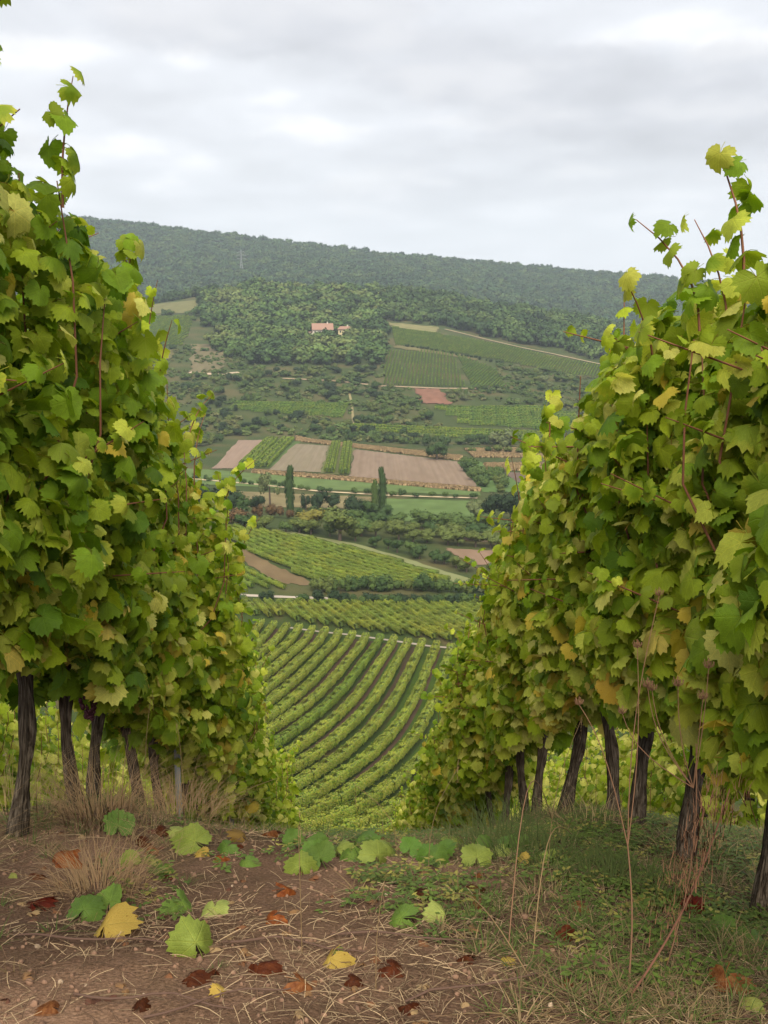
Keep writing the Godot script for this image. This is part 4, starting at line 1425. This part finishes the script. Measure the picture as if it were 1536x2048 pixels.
func pylon() -> void:
	var m := mat(lin(0.20, 0.22, 0.24), 0.6)
	var o := thing("electricity_pylon", at(-205.3, 1480.0, -1.0), "grey lattice electricity pylon standing before the wooded ridge", "pylon")
	var tall := 41.0
	var b := Build.new()
	var corner := func(k: int, y: float) -> Vector3:
		var half := lerpf(3.6, 0.55, minf(y / 27.0, 1.0)) if y < 27.0 else lerpf(0.55, 0.3, (y - 27.0) / 14.0)
		return Vector3((1.0 if k & 1 else -1.0) * half, y, (1.0 if k & 2 else -1.0) * half)
	for k in 4:
		var leg := Build.new()
		leg.tube([(corner as Callable).call(k, 0.0), (corner as Callable).call(k, 27.0), (corner as Callable).call(k, tall)], [0.24, 0.19, 0.14], 4)
		part("leg", leg.mesh(), m, o)
	var levels: Array[float] = [0.0, 6.0, 11.5, 16.5, 21.0, 25.0, 29.0, 33.0, 37.0, 41.0]
	for i in levels.size() - 1:
		for pair in [[0, 1], [1, 3], [3, 2], [2, 0]]:
			b.bar((corner as Callable).call(pair[0], levels[i]), (corner as Callable).call(pair[1], levels[i + 1]), 0.12)
			b.bar((corner as Callable).call(pair[1], levels[i]), (corner as Callable).call(pair[0], levels[i + 1]), 0.12)
	part("bracing", b.mesh(), m, o)
	for arm in [[27.5, 6.2], [32.5, 7.2], [37.0, 5.2]]:
		var a := Build.new()
		var y: float = arm[0]
		var w: float = arm[1]
		for s in [-1.0, 1.0]:
			for z in [-0.4, 0.4]:
				a.bar(Vector3(0, y, z), Vector3(s * w, y, 0), 0.16)
			a.bar(Vector3(0, y + 2.0, 0), Vector3(s * w, y, 0), 0.14)
			a.bar(Vector3(s * w, y, 0), Vector3(s * w, y - 1.8, 0), 0.14)
		part("cross_arm", a.mesh(), m, o)

# ---------------------------------------------------------------- woods
func wood(called: String, poly: Array, gap: float, tall: Vector2, ratio: Vector2, tones: Array[Color], label: String, skip := -1.0) -> void:
	var ring := PackedVector2Array(poly)
	var lo := Vector2.INF
	var hi := -Vector2.INF
	for p in ring:
		lo = lo.min(p)
		hi = hi.max(p)
	var where := [[] as Array[Transform3D], [] as Array[Transform3D], [] as Array[Transform3D]]
	var color := [PackedColorArray(), PackedColorArray(), PackedColorArray()]
	var d := lo.y
	while d < hi.y:
		var x := lo.x
		while x < hi.x:
			var p := Vector2(x + rand(-0.45, 0.45) * gap, d + rand(-0.45, 0.45) * gap)
			x += gap
			if not Geometry2D.is_point_in_polygon(p, ring) or broad.get_noise_2d(p.x * 2.0, p.y * 2.0) < skip:
				continue
			var blocked := false
			for q: PackedVector2Array in kept_clear:
				if Geometry2D.is_point_in_polygon(p, q):
					blocked = true
					break
			if blocked:
				continue
			var t := rand(tall.x, tall.y) * (1.0 + 0.22 * broad.get_noise_2d(p.x * 1.2, p.y * 1.2))
			var w := t * rand(ratio.x, ratio.y)
			var k := rng.randi() % 3
			(where[k] as Array[Transform3D]).append(Transform3D(Basis(Vector3.UP, rand(0, TAU)).scaled(Vector3(w, t, w)), at(p.x, p.y, -0.5)))
			var mixed := clampf(0.5 + 0.9 * broad.get_noise_2d(p.x * 0.9 + 70.0, p.y * 0.9) + rand(-0.35, 0.35), 0.0, 0.999) * tones.size()
			var c := tones[int(mixed)] * rand(0.78, 1.22)
			var col: PackedColorArray = color[k]
			col.append(Color(c.r, c.g, c.b))
			color[k] = col
		d += gap
	var root := thing(called, Vector3.ZERO, label, "wood", "", "stuff")
	var far_set: Array = crowns["far"]
	for k in 3:
		if where[k].size():
			scatter("crowns", far_set[k], crown_white, where[k], color[k], root)
	print(called, " ", where[0].size() + where[1].size() + where[2].size())

var crown_white: StandardMaterial3D

func build_woods() -> void:
	kept_clear.append(PackedVector2Array([V(-53, 736), V(-24, 741), V(-25, 717), V(-34, 712), V(-52, 714)]))
	var greens: Array[Color] = [Color(0.037, 0.068, 0.027), Color(0.049, 0.089, 0.030), Color(0.065, 0.111, 0.034), Color(0.083, 0.127, 0.040), Color(0.100, 0.132, 0.046)]
	var darks: Array[Color] = [Color(0.031, 0.058, 0.025), Color(0.041, 0.073, 0.027), Color(0.052, 0.090, 0.031), Color(0.067, 0.104, 0.036)]
	wood("hillside_wood", [V(-174, 930), V(-151, 942), V(-114, 960), V(-58, 960), V(-2.7, 960), V(0, 813), V(4.2, 712), V(-1.8, 640), V(-50, 632), V(-88, 640), V(-120, 690), V(-118, 740), V(-140, 780), V(-150, 830)], 8.2, Vector2(6.0, 13.0), Vector2(0.95, 1.35), greens, "mixed green wood on the hill round the two houses", -0.42)
	wood("spur_wood", [V(-3.2, 813), V(44.3, 806), V(90, 766), V(134, 740), V(164, 672), V(205, 690), V(240, 800), V(330, 960), V(-3.6, 970)], 8.2, Vector2(7.0, 13.5), Vector2(0.85, 1.25), darks, "dark green wood along the spur above the long vineyard")
	wood("left_wood", [V(-420, 1010), V(-150, 945), V(-160, 985), V(-420, 1050)], 7.0, Vector2(8.0, 12.0), Vector2(0.7, 1.1), darks, "dark tree belt at the left below the ridge")
	var ridge: Array[Color] = [Color(0.024, 0.053, 0.029), Color(0.031, 0.064, 0.031), Color(0.040, 0.078, 0.034), Color(0.053, 0.088, 0.035)]
	wood("ridge_forest", [V(-760, 1180), V(620, 1180), V(840, 1930), V(-1000, 1930)], 10.0, Vector2(9.0, 17.0), Vector2(0.8, 1.3), ridge, "forest covering the long ridge on the skyline")

# ---------------------------------------------------------------- foreground: fallen leaves, straw, pebbles
func build_litter() -> void:
	# [x, d, width, kind, tilt towards the camera, label]
	var fallen := [
		[-0.91, 2.76, 0.15, 0, 0.9, "dark green fallen leaf propped behind the pale yellow one"],
		[-0.86, 2.86, 0.13, 1, 0.8, "green fallen leaf leaning right behind the pale yellow one"],
		[-0.80, 2.60, 0.17, 13, 0.75, "large pale yellow fallen leaf on bare soil at the left"],
		[-0.63, 2.84, 0.15, 1, 0.7, "bright green folded leaf on the soil, left of its pale half"],
		[-0.52, 2.79, 0.12, 3, 0.5, "pale leaf underside lying against the folded green leaf"],
		[-0.50, 2.40, 0.15, 2, 1.1, "yellow green leaf standing upright on the bare soil"],
		[-1.16, 3.28, 0.13, 15, 0.8, "curled orange brown leaf at the foot of the nearest left trunk"],
		[-1.18, 3.12, 0.08, 6, 0.4, "small brown leaf beside the curled orange one"],
		[-1.10, 2.85, 0.15, 7, 0.3, "dark reddish dry leaf at the left edge"],
		[-0.93, 3.36, 0.09, 2, 0.9, "small round yellow green leaf standing in the soil"],
		[-0.80, 3.29, 0.12, 1, 0.7, "green leaf lying in front of the pale green cluster"],
		[-0.75, 3.66, 0.19, 2, 0.8, "broad pale green leaf lying at the crest"],
		[-0.89, 3.88, 0.12, 3, 0.7, "light green leaf on the crest beside dry grass"],
		[-1.09, 3.80, 0.15, 0, 0.9, "dark green leaf hanging over the dry grass tuft"],
		[-0.62, 3.62, 0.12, 0, 0.7, "deep green leaf on the crest"],
		[-0.63, 3.50, 0.11, 15, 0.3, "flat orange brown leaf in front of the deep green one"],
		[-0.52, 3.43, 0.12, 1, 0.35, "green leaf seen edge on at the crest"],
		[-0.59, 3.83, 0.11, 14, 0.8, "tan leaf standing at the crest"],
		[-0.30, 3.32, 0.15, 2, 0.8, "yellow green leaf left of the weeds"],
		[-0.32, 3.02, 0.12, 15, 0.4, "crumpled orange leaf in the middle of the straw"],
		[-0.33, 2.67, 0.10, 15, 0.5, "orange leaf curled over at the edge of the weeds"],
		[-0.32, 2.28, 0.11, 6, 0.4, "dark brown folded leaf on the straw"],
		[-0.14, 2.35, 0.13, 13, 0.5, "pale yellow star shaped leaf with curled tips"],
		[-0.20, 2.18, 0.10, 16, 0.6, "light brown crumpled leaf near the bottom edge"],
		[-0.08, 2.22, 0.06, 6, 0.5, "tiny reddish brown leaf on the straw"],
		[0.02, 2.28, 0.12, 6, 0.4, "reddish brown leaf lying among stalks"],
		[0.05, 2.66, 0.15, 1, 0.6, "two tone green leaf in front of the weeds"],
		[0.18, 2.71, 0.11, 3, 0.8, "light green round leaf right of the two tone one"],
		[0.11, 2.95, 0.13, 6, 0.4, "rusty brown curled leaf behind the light green one"],
		[0.29, 2.94, 0.09, 16, 0.3, "tan dry leaf flat in the grass"],
		[0.50, 2.56, 0.09, 6, 0.6, "reddish triangular dry leaf among the straw"],
		[0.62, 2.85, 0.10, 16, 0.3, "tan leaf in the shade of the green grass"],
		[0.85, 2.24, 0.13, 16, 0.7, "tan and orange dry leaf at the lower right"],
		[1.04, 2.80, 0.11, 0, 0.8, "dark green leaf at the foot of the bent right trunk"],
		[1.10, 2.72, 0.13, 0, 0.7, "large dark green leaf at the right edge"],
		[1.00, 2.95, 0.10, 7, 1.2, "red leaf clinging to the bent right trunk"],
		[0.19, 3.43, 0.14, 0, 0.8, "dark green leaf among the weeds at the crest"],
		[0.47, 3.60, 0.11, 3, 0.7, "pale green leaf among the weeds under the right row"],
		[0.10, 3.75, 0.07, 13, 0.8, "small pale yellow leaf on the crest"],
		[0.53, 3.48, 0.08, 13, 0.5, "cream leaf in the grass under the right row"],
		[-0.02, 3.60, 0.13, 1, 0.8, "green leaf at the crest left of the weeds"],
		[-0.13, 3.54, 0.13, 1, 0.7, "green leaf at the crest in the middle of the lane"],
		[-0.26, 3.75, 0.12, 0, 0.8, "dark leaf at the crest left of the middle"],
		[0.32, 2.35, 0.05, 13, 0.3, "tiny yellow leaf on the straw"]]
	for e in fallen:
		var kind: int = e[3]
		var dry := kind >= 6
		var m: StandardMaterial3D
		match kind:
			13: m = leaf_mat(lin(0.62, 0.53, 0.26), 2)
			14: m = leaf_mat(lin(0.31, 0.235, 0.135), 2)
			15: m = leaf_mat(lin(0.62, 0.30, 0.13), 3)
			16: m = leaf_mat(lin(0.60, 0.38, 0.24), 3)
			0: m = leaf_mat(lin(0.085, 0.145, 0.030), 0, false, 0.5)
			1: m = leaf_mat(lin(0.120, 0.190, 0.040), 0, false, 0.6)
			2: m = leaf_mat(lin(0.185, 0.225, 0.050), 0, false, 0.6)
			3: m = leaf_mat(lin(0.26, 0.29, 0.095), 0, false, 0.5)
			_: m = leaf_mats[kind][rng.randi() % 3]
		var size: float = (e[2] as float) * 0.85
		var mesh: ArrayMesh = dry_leaves[rng.randi() % 6] if dry and kind != 13 else bent_leaves[rng.randi() % 8]
		var tilt: float = (e[4] as float) * 0.85
		var base := on_soil(e[0], e[1], size * (0.30 * sin(tilt)) + 0.012)
		var n := Vector3(rand(-0.6, 0.6), cos(tilt), sin(tilt) * rand(0.7, 1.0))
		var o := single("fallen_leaf", mesh, m, Vector3.ZERO, e[5], "leaf", "fallen leaves on the ground")
		o.transform = leaf_pose(base, n, rand(-1.5, 1.5) if tilt < 0.6 else PI + rand(-0.8, 0.8), size)
	# smaller leaves, tan and brown, that nothing tells apart
	for k in 46:
		var d := 1.9 + 2.4 * rng.randf()
		var x := rand(-0.42, 0.48) * d
		var size := rand(0.035, 0.085)
		var q := rng.randf()
		var m: StandardMaterial3D = leaf_mat(lin(0.46, 0.29, 0.17), 3) if q < 0.4 else leaf_mats[6][rng.randi() % 3] if q < 0.7 else leaf_mat(lin(0.40, 0.33, 0.14), 2, false, 0.4) if q < 0.85 else leaf_mat(lin(0.20, 0.21, 0.06), 0, false, 0.5)
		var o := single("fallen_leaf", dry_leaves[rng.randi() % 6], m, Vector3.ZERO, "small shrivelled leaf lying on the soil between the rows" if q < 0.7 else "small yellowing leaf lying on the soil between the rows", "leaf", "small fallen leaves" if q < 0.7 else "small yellowing fallen leaves")
		o.transform = leaf_pose(on_soil(x, d, 0.012 + size * 0.08), Vector3(rand(-0.6, 0.6), 1, rand(-0.4, 0.8)), rand(0, TAU), size)
	# green leaves caught in the weeds along the crest
	for k in 16:
		var x := lerpf(-0.38, 0.62, (k + rand(0.1, 0.9)) / 16.0)
		var d := 3.62 + rand(-0.25, 0.22)
		var size := rand(0.08, 0.135)
		var pale := rng.randf() < 0.25
		var o := single("fallen_leaf", bent_leaves[rng.randi() % 8], leaf_mat(lin(0.20, 0.24, 0.06), 0, false, 0.6) if pale else leaf_mat(lin(0.09, rand(0.14, 0.18), 0.032), 0, false, 0.6), Vector3.ZERO, ("pale leaf among the weeds on the crest, %s from the left" if pale else "green leaf among the weeds on the crest, %s from the left") % ORDINAL[k], "leaf", "leaves along the crest")
		o.transform = leaf_pose(on_soil(x, d, 0.02 + size * 0.15), Vector3(rand(-0.6, 0.6), rand(0.5, 1.0), rand(0.3, 0.8)), PI + rand(-1.2, 1.2), size)
	# straw
	var sb := Build.new()
	var last := 0
	for i in 5:
		var t := i / 4.0
		var p := Vector3(0.5 - t, 0.06 * sin(t * PI), 0.035 * sin(t * 4.0))
		sb.dot(p + Vector3(0, 0, 0.013), Vector3.UP)
		sb.dot(p + Vector3(0, 0.02, 0), Vector3.UP)
		last = sb.dot(p - Vector3(0, 0, 0.013), Vector3.UP)
		if i > 0:
			var a := last - 5
			for k in 2:
				sb.tri(a + k, a + k + 3, a + k + 1)
				sb.tri(a + k + 1, a + k + 3, a + k + 4)
	var straw := sb.mesh()
	var where: Array[Transform3D] = []
	var tint := PackedColorArray()
	while where.size() < 13000:
		var d := 1.6 + 3.2 * pow(rng.randf(), 1.3)
		var x := rand(-0.48, 0.5) * d
		var thick := clampf(0.5 + 0.35 * smoothstep(-0.6, 0.5, x) + 1.0 * broad.get_noise_2d(x * 50.0, d * 50.0) - 0.12, 0.10, 1.0)
		if rng.randf() > thick:
			continue
		var s := rand(0.02, 0.115)
		where.append(Transform3D(Basis.from_euler(Vector3(rand(-0.15, 0.15), rand(0, TAU), rand(-0.2, 0.2))).scaled_local(Vector3(s, s * rand(0.3, 1.0), s * rand(0.7, 1.3) * 0.055 / s)), on_soil(x, d, 0.004)))
		var k := rand(0.45, 1.1)
		tint.append(Color(0.34 * k, 0.25 * k, 0.16 * k) if rng.randf() < 0.42 else Color(0.12 * k, 0.075 * k, 0.05 * k))
	tag(scatter("straw", straw, mat(Color.WHITE, 0.85, true), where, tint, self), "dry straw and broken stalks strewn over the soil", "straw", "", "stuff")
	# crumbs of leaf
	where = []
	tint = PackedColorArray()
	while where.size() < 280:
		var d := 1.7 + 3.2 * rng.randf()
		var x := rand(-0.46, 0.5) * d
		where.append(leaf_pose(on_soil(x, d, 0.008), Vector3(rand(-0.6, 0.6), 1, rand(-0.6, 0.6)), rand(0, TAU), rand(0.018, 0.05)))
		tint.append([Color(0.12, 0.055, 0.028), Color(0.15, 0.085, 0.042), Color(0.08, 0.036, 0.025), Color(0.19, 0.13, 0.07)][rng.randi() % 4])
	tag(scatter("leaf_crumbs", dry_leaves[2], mat(Color.WHITE, 0.9, true), where, tint, self), "crumbs of brown leaf lying between the straw", "leaf litter", "", "stuff")
	# clods and pebbles
	var pb := Build.new()
	pb.blob(Vector3.ZERO, Vector3(1, 0.7, 0.85), 6, 8, Color.WHITE, fine, 0.5)
	pb.smooth()
	where = []
	tint = PackedColorArray()
	while where.size() < 1500:
		var d := 1.6 + 3.0 * pow(rng.randf(), 1.2)
		var x := rand(-0.5, 0.45) * d
		var s := rand(0.003, 0.009) if rng.randf() < 0.95 else rand(0.008, 0.014)
		where.append(Transform3D(Basis.from_euler(Vector3(rand(0, TAU), rand(0, TAU), rand(0, TAU))).scaled_local(Vector3.ONE * s), on_soil(x, d, s * 0.2)))
		var k := rand(0.7, 1.3)
		tint.append(Color(0.165 * k, 0.10 * k, 0.072 * k) if rng.randf() < 0.95 else Color(0.28 * k, 0.21 * k, 0.16 * k))
	tag(scatter("pebbles", pb.mesh(), mat(Color.WHITE, 0.95, true), where, tint, self), "clods and small pebbles on the brown soil", "pebbles", "", "stuff")
	# pruned canes lying about
	var twigs := [[-0.75, 2.15, -0.35, 2.10, "reddish pruned cane lying across the bare soil near the bottom"], [-1.05, 2.55, -0.55, 2.48, "thin reddish cane under the pale yellow leaf"], [-0.45, 2.52, -0.05, 2.42, "grey cane lying in the straw in the middle"], [-0.15, 2.55, 0.35, 2.50, "brown cane lying in front of the weeds"], [0.05, 2.12, 0.55, 2.30, "dark cane half buried in straw at the bottom"], [-0.55, 2.05, -0.2, 2.2, "short dark twig near the bottom left"]]
	var twig_mat := mat(lin(0.085, 0.052, 0.042), 0.9)
	for t in twigs:
		var path := []
		var radii := []
		for k in 9:
			var u := k / 8.0
			var x := lerpf(t[0], t[2], u)
			var d := lerpf(t[1], t[3], u) + 0.02 * sin(u * 7.0 + x * 5.0) + rand(-0.006, 0.006)
			path.append(on_soil(x, d, 0.008 + 0.012 * sin(u * PI)))
			radii.append(lerpf(0.0032, 0.0018, u) * rand(0.85, 1.2))
		var tb := Build.new()
		tb.tube(path, radii, 6, Color.WHITE, fine, 0.3)
		single("pruned_cane", tb.mesh(), twig_mat, Vector3.ZERO, t[4], "cane")

# ---------------------------------------------------------------- grass
func blade(b: Build, foot: Vector3, tall: float, lean: Vector3, wide: float, col: Color, bends := 4) -> void:
	var side := lean.cross(Vector3.UP)
	side = side.normalized() if side.length() > 0.01 else Vector3.RIGHT
	var first := b.v.size()
	for i in bends + 1:
		var t := float(i) / bends
		var p := foot + Vector3.UP * tall * (t - 0.35 * lean.length() * t * t) + lean * tall * t * t
		var w := side * wide * (1.0 - t * 0.92) * 0.5
		var n := (Vector3.UP * 0.3 + lean.cross(side)).normalized()
		b.dot(p - w, n, Vector2.ZERO, col)
		b.dot(p + w, n, Vector2.ZERO, col)
	for i in bends:
		var a := first + i * 2
		b.tri(a, a + 1, a + 2)
		b.tri(a + 1, a + 3, a + 2)

func tuft_mesh(n: int, spread: float, tall: float, wide: float, flop: float) -> ArrayMesh:
	var b := Build.new()
	for k in n:
		var a := rand(0, TAU)
		var r := spread * sqrt(rng.randf())
		var s := rand(0.7, 1.25)
		blade(b, Vector3(cos(a) * r, -0.01, sin(a) * r), tall * rand(0.45, 1.1), Vector3(cos(a + rand(-0.8, 0.8)), 0, sin(a + rand(-0.8, 0.8))) * flop * rand(0.2, 1.2), wide * rand(0.6, 1.9), Color(s * rand(0.9, 1.1), s, s * rand(0.85, 1.1)))
	return b.mesh()

func build_grass() -> void:
	var dry := mat(lin(0.26, 0.17, 0.095), 0.85, true)
	var pale := mat(lin(0.32, 0.235, 0.125), 0.85, true)
	var green := mat(lin(0.060, 0.082, 0.024), 0.7, true)
	green.backlight_enabled = true
	green.backlight = Color(0.5, 0.5, 0.3)
	var tufts := [
		[-0.95, 3.02, 460, 0.15, 0.19, dry, "dense brown dry grass tuft in front of the nearest left trunk"],
		[-1.22, 3.95, 480, 0.20, 0.34, dry, "tall tan dry grass between the first and second left trunks"],
		[-1.02, 4.45, 520, 0.24, 0.22, dry, "broad dry grass tuft on the crest below the left trunks"],
		[-1.62, 4.0, 180, 0.25, 0.36, pale, "pale tall grass behind the second left trunk"],
		[-1.55, 3.0, 200, 0.2, 0.3, dry, "dry grass at the left edge beside the trunk"],
		[-1.1, 5.3, 240, 0.3, 0.24, pale, "straw coloured grass behind the crest on the left"],
		[0.62, 3.45, 520, 0.26, 0.13, green, "drooping dark green grass tuft under the right row"],
		[0.80, 3.15, 360, 0.20, 0.11, green, "dark green grass tuft beside the thick right trunk"],
		[0.45, 3.75, 380, 0.22, 0.16, green, "green grass tuft on the crest below the right row"],
		[0.95, 4.2, 110, 0.25, 0.15, pale, "pale dry grass between the right trunks"],
		[1.25, 3.6, 110, 0.22, 0.14, pale, "pale grass stems behind the second right trunk"],
		[0.75, 4.9, 200, 0.28, 0.16, green, "green grass at the feet of the far right trunks"]]
	for t in tufts:
		single("grass_tuft", tuft_mesh(t[2], t[3], t[4], 0.0019 if t[5] != green else 0.0034, 1.35 if t[5] != green else 1.25), t[5], on_soil(t[0], t[1]), t[6], "grass tuft")
	# sparse grass over the lane, thicker to the right and past the crest
	var small: Array[ArrayMesh] = [tuft_mesh(16, 0.03, 0.10, 0.003, 0.9), tuft_mesh(16, 0.04, 0.13, 0.003, 0.9)]
	var where: Array = [[] as Array[Transform3D], [] as Array[Transform3D]]
	var tint := [PackedColorArray(), PackedColorArray()]
	var n := 0
	while n < 3000:
		var d := 2.0 + 5.5 * pow(rng.randf(), 1.4)
		var x := rand(-0.5, 0.5) * d
		var k := 0.65 * smoothstep(-0.2, 0.9, x) + 0.35 * smoothstep(3.2, 5.0, d) + 0.30 * smoothstep(0.35, 0.0, absf(x - row_x(true, d))) + 0.6 * broad.get_noise_2d(x * 60.0 + 30.0, d * 60.0)
		if d < 2.5:
			k -= 0.25
		if rng.randf() > k:
			continue
		var j := rng.randi() % 2
		var s := rand(0.5, 1.3)
		(where[j] as Array[Transform3D]).append(Transform3D(Basis(Vector3.UP, rand(0, TAU)).scaled(Vector3(s, s * rand(0.22, 0.55), s)), on_soil(x, d)))
		var col: PackedColorArray = tint[j]
		var q := rand(0.7, 1.2)
		col.append(Color(0.19 * q, 0.135 * q, 0.075 * q) if rng.randf() < 0.45 else Color(0.066 * q, 0.094 * q, 0.024 * q))
		tint[j] = col
		n += 1
	var root := thing("grass", Vector3.ZERO, "thin mixed green and dry grass over the lane", "grass", "", "stuff")
	for j in 2:
		scatter("grass_blades", small[j], mat(Color.WHITE, 0.8, true), where[j], tint[j], root)
	# low leafy weeds
	var wb := Build.new()
	for k in 9:
		var a := TAU * k / 9.0 + rand(-0.3, 0.3)
		var r := rand(0.010, 0.030)
		var up := rand(0.012, 0.045)
		var c := Vector3(cos(a) * r, up, sin(a) * r)
		var u := Vector3(cos(a), rand(-0.2, 0.4), sin(a)).normalized() * rand(0.010, 0.018)
		var w := u.cross(Vector3.UP).normalized() * rand(0.005, 0.009)
		wb.quad(c - u, c - w, c + u, c + w, Color.WHITE * rand(0.8, 1.2), (Vector3.UP + u * 10.0).normalized())
	var weeds: Array[Transform3D] = []
	var wt := PackedColorArray()
	while weeds.size() < 1900:
		var d := 2.2 + 2.6 * rng.randf()
		var x := rand(-0.45, 0.5) * d
		var k := gauss((x - 0.05) / 0.32) * gauss((d - 3.05) / 0.42) + 0.75 * smoothstep(0.25, 0.8, x) * (1.0 if d < 4.2 else 0.4) + 0.55 * smoothstep(3.3, 3.7, d) * smoothstep(-0.6, -0.2, x) + 0.9 * broad.get_noise_2d(x * 70.0 + 11.0, d * 70.0) - 0.25
		if rng.randf() > k:
			continue
		weeds.append(Transform3D(Basis(Vector3.UP, rand(0, TAU)).scaled(Vector3.ONE * rand(0.5, 1.15)), on_soil(x, d, -0.004)))
		var q := rand(0.7, 1.25)
		wt.append(Color(0.066 * q, 0.102 * q, 0.019 * q) if rng.randf() < 0.85 else Color(0.18 * q, 0.17 * q, 0.04 * q))
	tag(scatter("ground_weeds", wb.mesh(), mat(Color.WHITE, 0.6, true), weeds, wt, self), "low leafy green weeds spreading between the rows", "weeds", "", "stuff")

# ---------------------------------------------------------------- tall dead weeds
func stalk(parent: Node3D, base: Vector3, path: Array, r0: float, r1: float, m: Material, called := "stem") -> void:
	var b := Build.new()
	var radii := []
	var rel := []
	for i in path.size():
		radii.append(lerpf(r0, r1, float(i) / (path.size() - 1)))
		rel.append(path[i] - base)
	b.tube(rel, radii, 5)
	part(called, b.mesh(), m, parent)

func bend(a: Vector3, b: Vector3, sag: Vector3, n := 8) -> Array:
	var out := []
	for i in n:
		var t := i / float(n - 1)
		out.append(a.lerp(b, t) + sag * sin(t * PI))
	return out

func build_weeds() -> void:
	var brown := mat(lin(0.17, 0.095, 0.06), 0.85)
	var dark := mat(lin(0.13, 0.06, 0.042), 0.85)
	var straw := mat(lin(0.19, 0.13, 0.07), 0.85)
	var head := seed_head()
	# forked upright weed
	var p := on_soil(0.60, 2.20)
	var o := thing("dead_weed", p, "tall reddish dead weed with forked bare stems at the lower right", "weed")
	var fork := p + Vector3(-0.01, 0.36, -0.03)
	stalk(o, p, bend(p, fork, Vector3(0.01, 0, 0)), 0.0025, 0.0020, brown)
	var arms := [[Vector3(-0.12, 0.34, -0.05), Vector3(0.0, 0.05, 0)], [Vector3(0.05, 0.62, -0.02), Vector3(-0.02, 0, 0)], [Vector3(0.0, 0.50, 0.0), Vector3(0.012, 0, 0)]]
	for a in arms:
		var tip: Vector3 = fork + a[0]
		stalk(o, p, bend(fork, tip, a[1]), 0.0016, 0.0009, brown, "branch")
		part("seed_head", head, brown, o, Transform3D(Basis.from_scale(Vector3.ONE * 0.6), tip - p))
	# dark bushy dock stalk leaning right
	p = on_soil(0.59, 2.14)
	o = thing("dock_stalk", p, "dark brown bushy dead stalk leaning to the right", "weed")
	var top := p + Vector3(0.26, 0.46, -0.15)
	stalk(o, p, bend(p, top, Vector3(0.02, -0.02, 0)), 0.0034, 0.0017, dark)
	var fb := Build.new()
	for k in 520:
		var t := pow(rng.randf(), 0.8) * 0.75 + 0.25
		var c := Vector3(0.26, 0.46, -0.15) * t + Vector3(rand(-1, 1), rand(-0.8, 1.2), rand(-1, 1)) * 0.045
		blade(fb, c, rand(0.02, 0.06), Vector3(rand(-1, 1), 0, rand(-1, 1)) * 0.6, 0.0022, Color.WHITE * rand(0.7, 1.3), 2)
	part("twigs", fb.mesh(), mat(lin(0.20, 0.10, 0.06), 0.9, true), o)
	# umbels above it
	p = on_soil(0.74, 2.36)
	o = thing("dead_umbel", p, "dry umbel plant with brown seed heads before the right vines", "weed")
	var joint := p + Vector3(0.05, 0.62, -0.02)
	stalk(o, p, bend(p, joint, Vector3(0.03, 0, 0)), 0.0021, 0.0016, brown)
	for a in [Vector3(0.02, 0.20, 0), Vector3(-0.06, 0.16, 0.02), Vector3(-0.13, 0.15, 0), Vector3(-0.11, 0.13, -0.03), Vector3(-0.19, 0.08, 0), Vector3(0.0, 0.13, 0.03)]:
		var tip: Vector3 = joint + a
		stalk(o, p, bend(joint - Vector3(0, 0.12, 0), tip, Vector3(a.x * 0.2, 0, 0)), 0.0015, 0.0010, brown, "branch")
		part("seed_head", head, brown, o, Transform3D(Basis.from_scale(Vector3.ONE * rand(0.6, 0.85)), tip - p))
	# arched bent stems
	var arches := [[V(0.34, 2.47), V(0.58, 3.2), 0.30, "upper arched dead stem over the green grass"], [V(0.40, 2.42), V(0.60, 2.95), 0.16, "lower arched dead stem bent to the right"], [V(0.37, 2.2), V(0.20, 2.9), 0.10, "reddish bent stem leaning left over the straw"]]
	for a in arches:
		var f: Vector2 = a[0]
		var g: Vector2 = a[1]
		p = on_soil(f.x, f.y)
		o = thing("bent_stem", p, a[3], "weed")
		var q := on_soil(g.x, g.y, 0.24 if (a[2] as float) > 0.1 else 0.03)
		stalk(o, p, bend(p, q, Vector3(-0.02, a[2], 0), 12), 0.0019, 0.0012, straw if (a[2] as float) < 0.2 else brown)
	# thin upright straws
	var thin := [[-0.22, 2.42, 0.40, 0.0, "thin straw stem standing in the middle of the lane"], [-0.02, 2.2, 0.30, 0.02, "short straw stem at the bottom middle"], [0.16, 3.3, 0.42, 0.10, "leaning straw stem on the crest"], [0.05, 3.6, 0.30, -0.16, "straw stem slanting over the vineyard below"], [-1.0, 3.9, 0.62, 0.05, "pale grass stem before the left steel post"], [-0.86, 4.0, 0.50, -0.02, "pale straight stem right of the left steel post"], [-0.75, 3.9, 0.26, 0.30, "pale stem arching right from the dry tuft"], [0.60, 3.35, 0.60, 0.10, "thin stem slanting before the right vine leaves"]]
	for t in thin:
		p = on_soil(t[0], t[1])
		o = thing("dead_grass_stalk", p, t[4], "stem")
		stalk(o, p, bend(p, p + Vector3(t[3], t[2], rand(-0.05, 0.05)), Vector3(-(t[3] as float) * 0.3, 0.02, 0)), 0.0013, 0.0008, straw)
		var e := Build.new()
		for k in 14:
			blade(e, Vector3(0, -0.006 * k, 0), 0.02, Vector3(rand(-0.5, 0.5), 0, rand(-0.5, 0.5)), 0.002, Color.WHITE, 2)
		part("seed_head", e.mesh(), straw, o, Transform3D(Basis(), Vector3(t[3], t[2], 0)))

func seed_head() -> ArrayMesh:
	var b := Build.new()
	for k in 26:
		var dir := Vector3(rand(-1.1, 1.1), rand(0.5, 1.1), rand(-1.1, 1.1)).normalized() * rand(0.6, 1.1)
		b.tube([Vector3.ZERO, dir * 0.022, dir * 0.03 + Vector3(-dir.x * 0.006, 0.004, -dir.z * 0.006)], [0.0006, 0.0009, 0.0016], 4)
	return b.mesh()
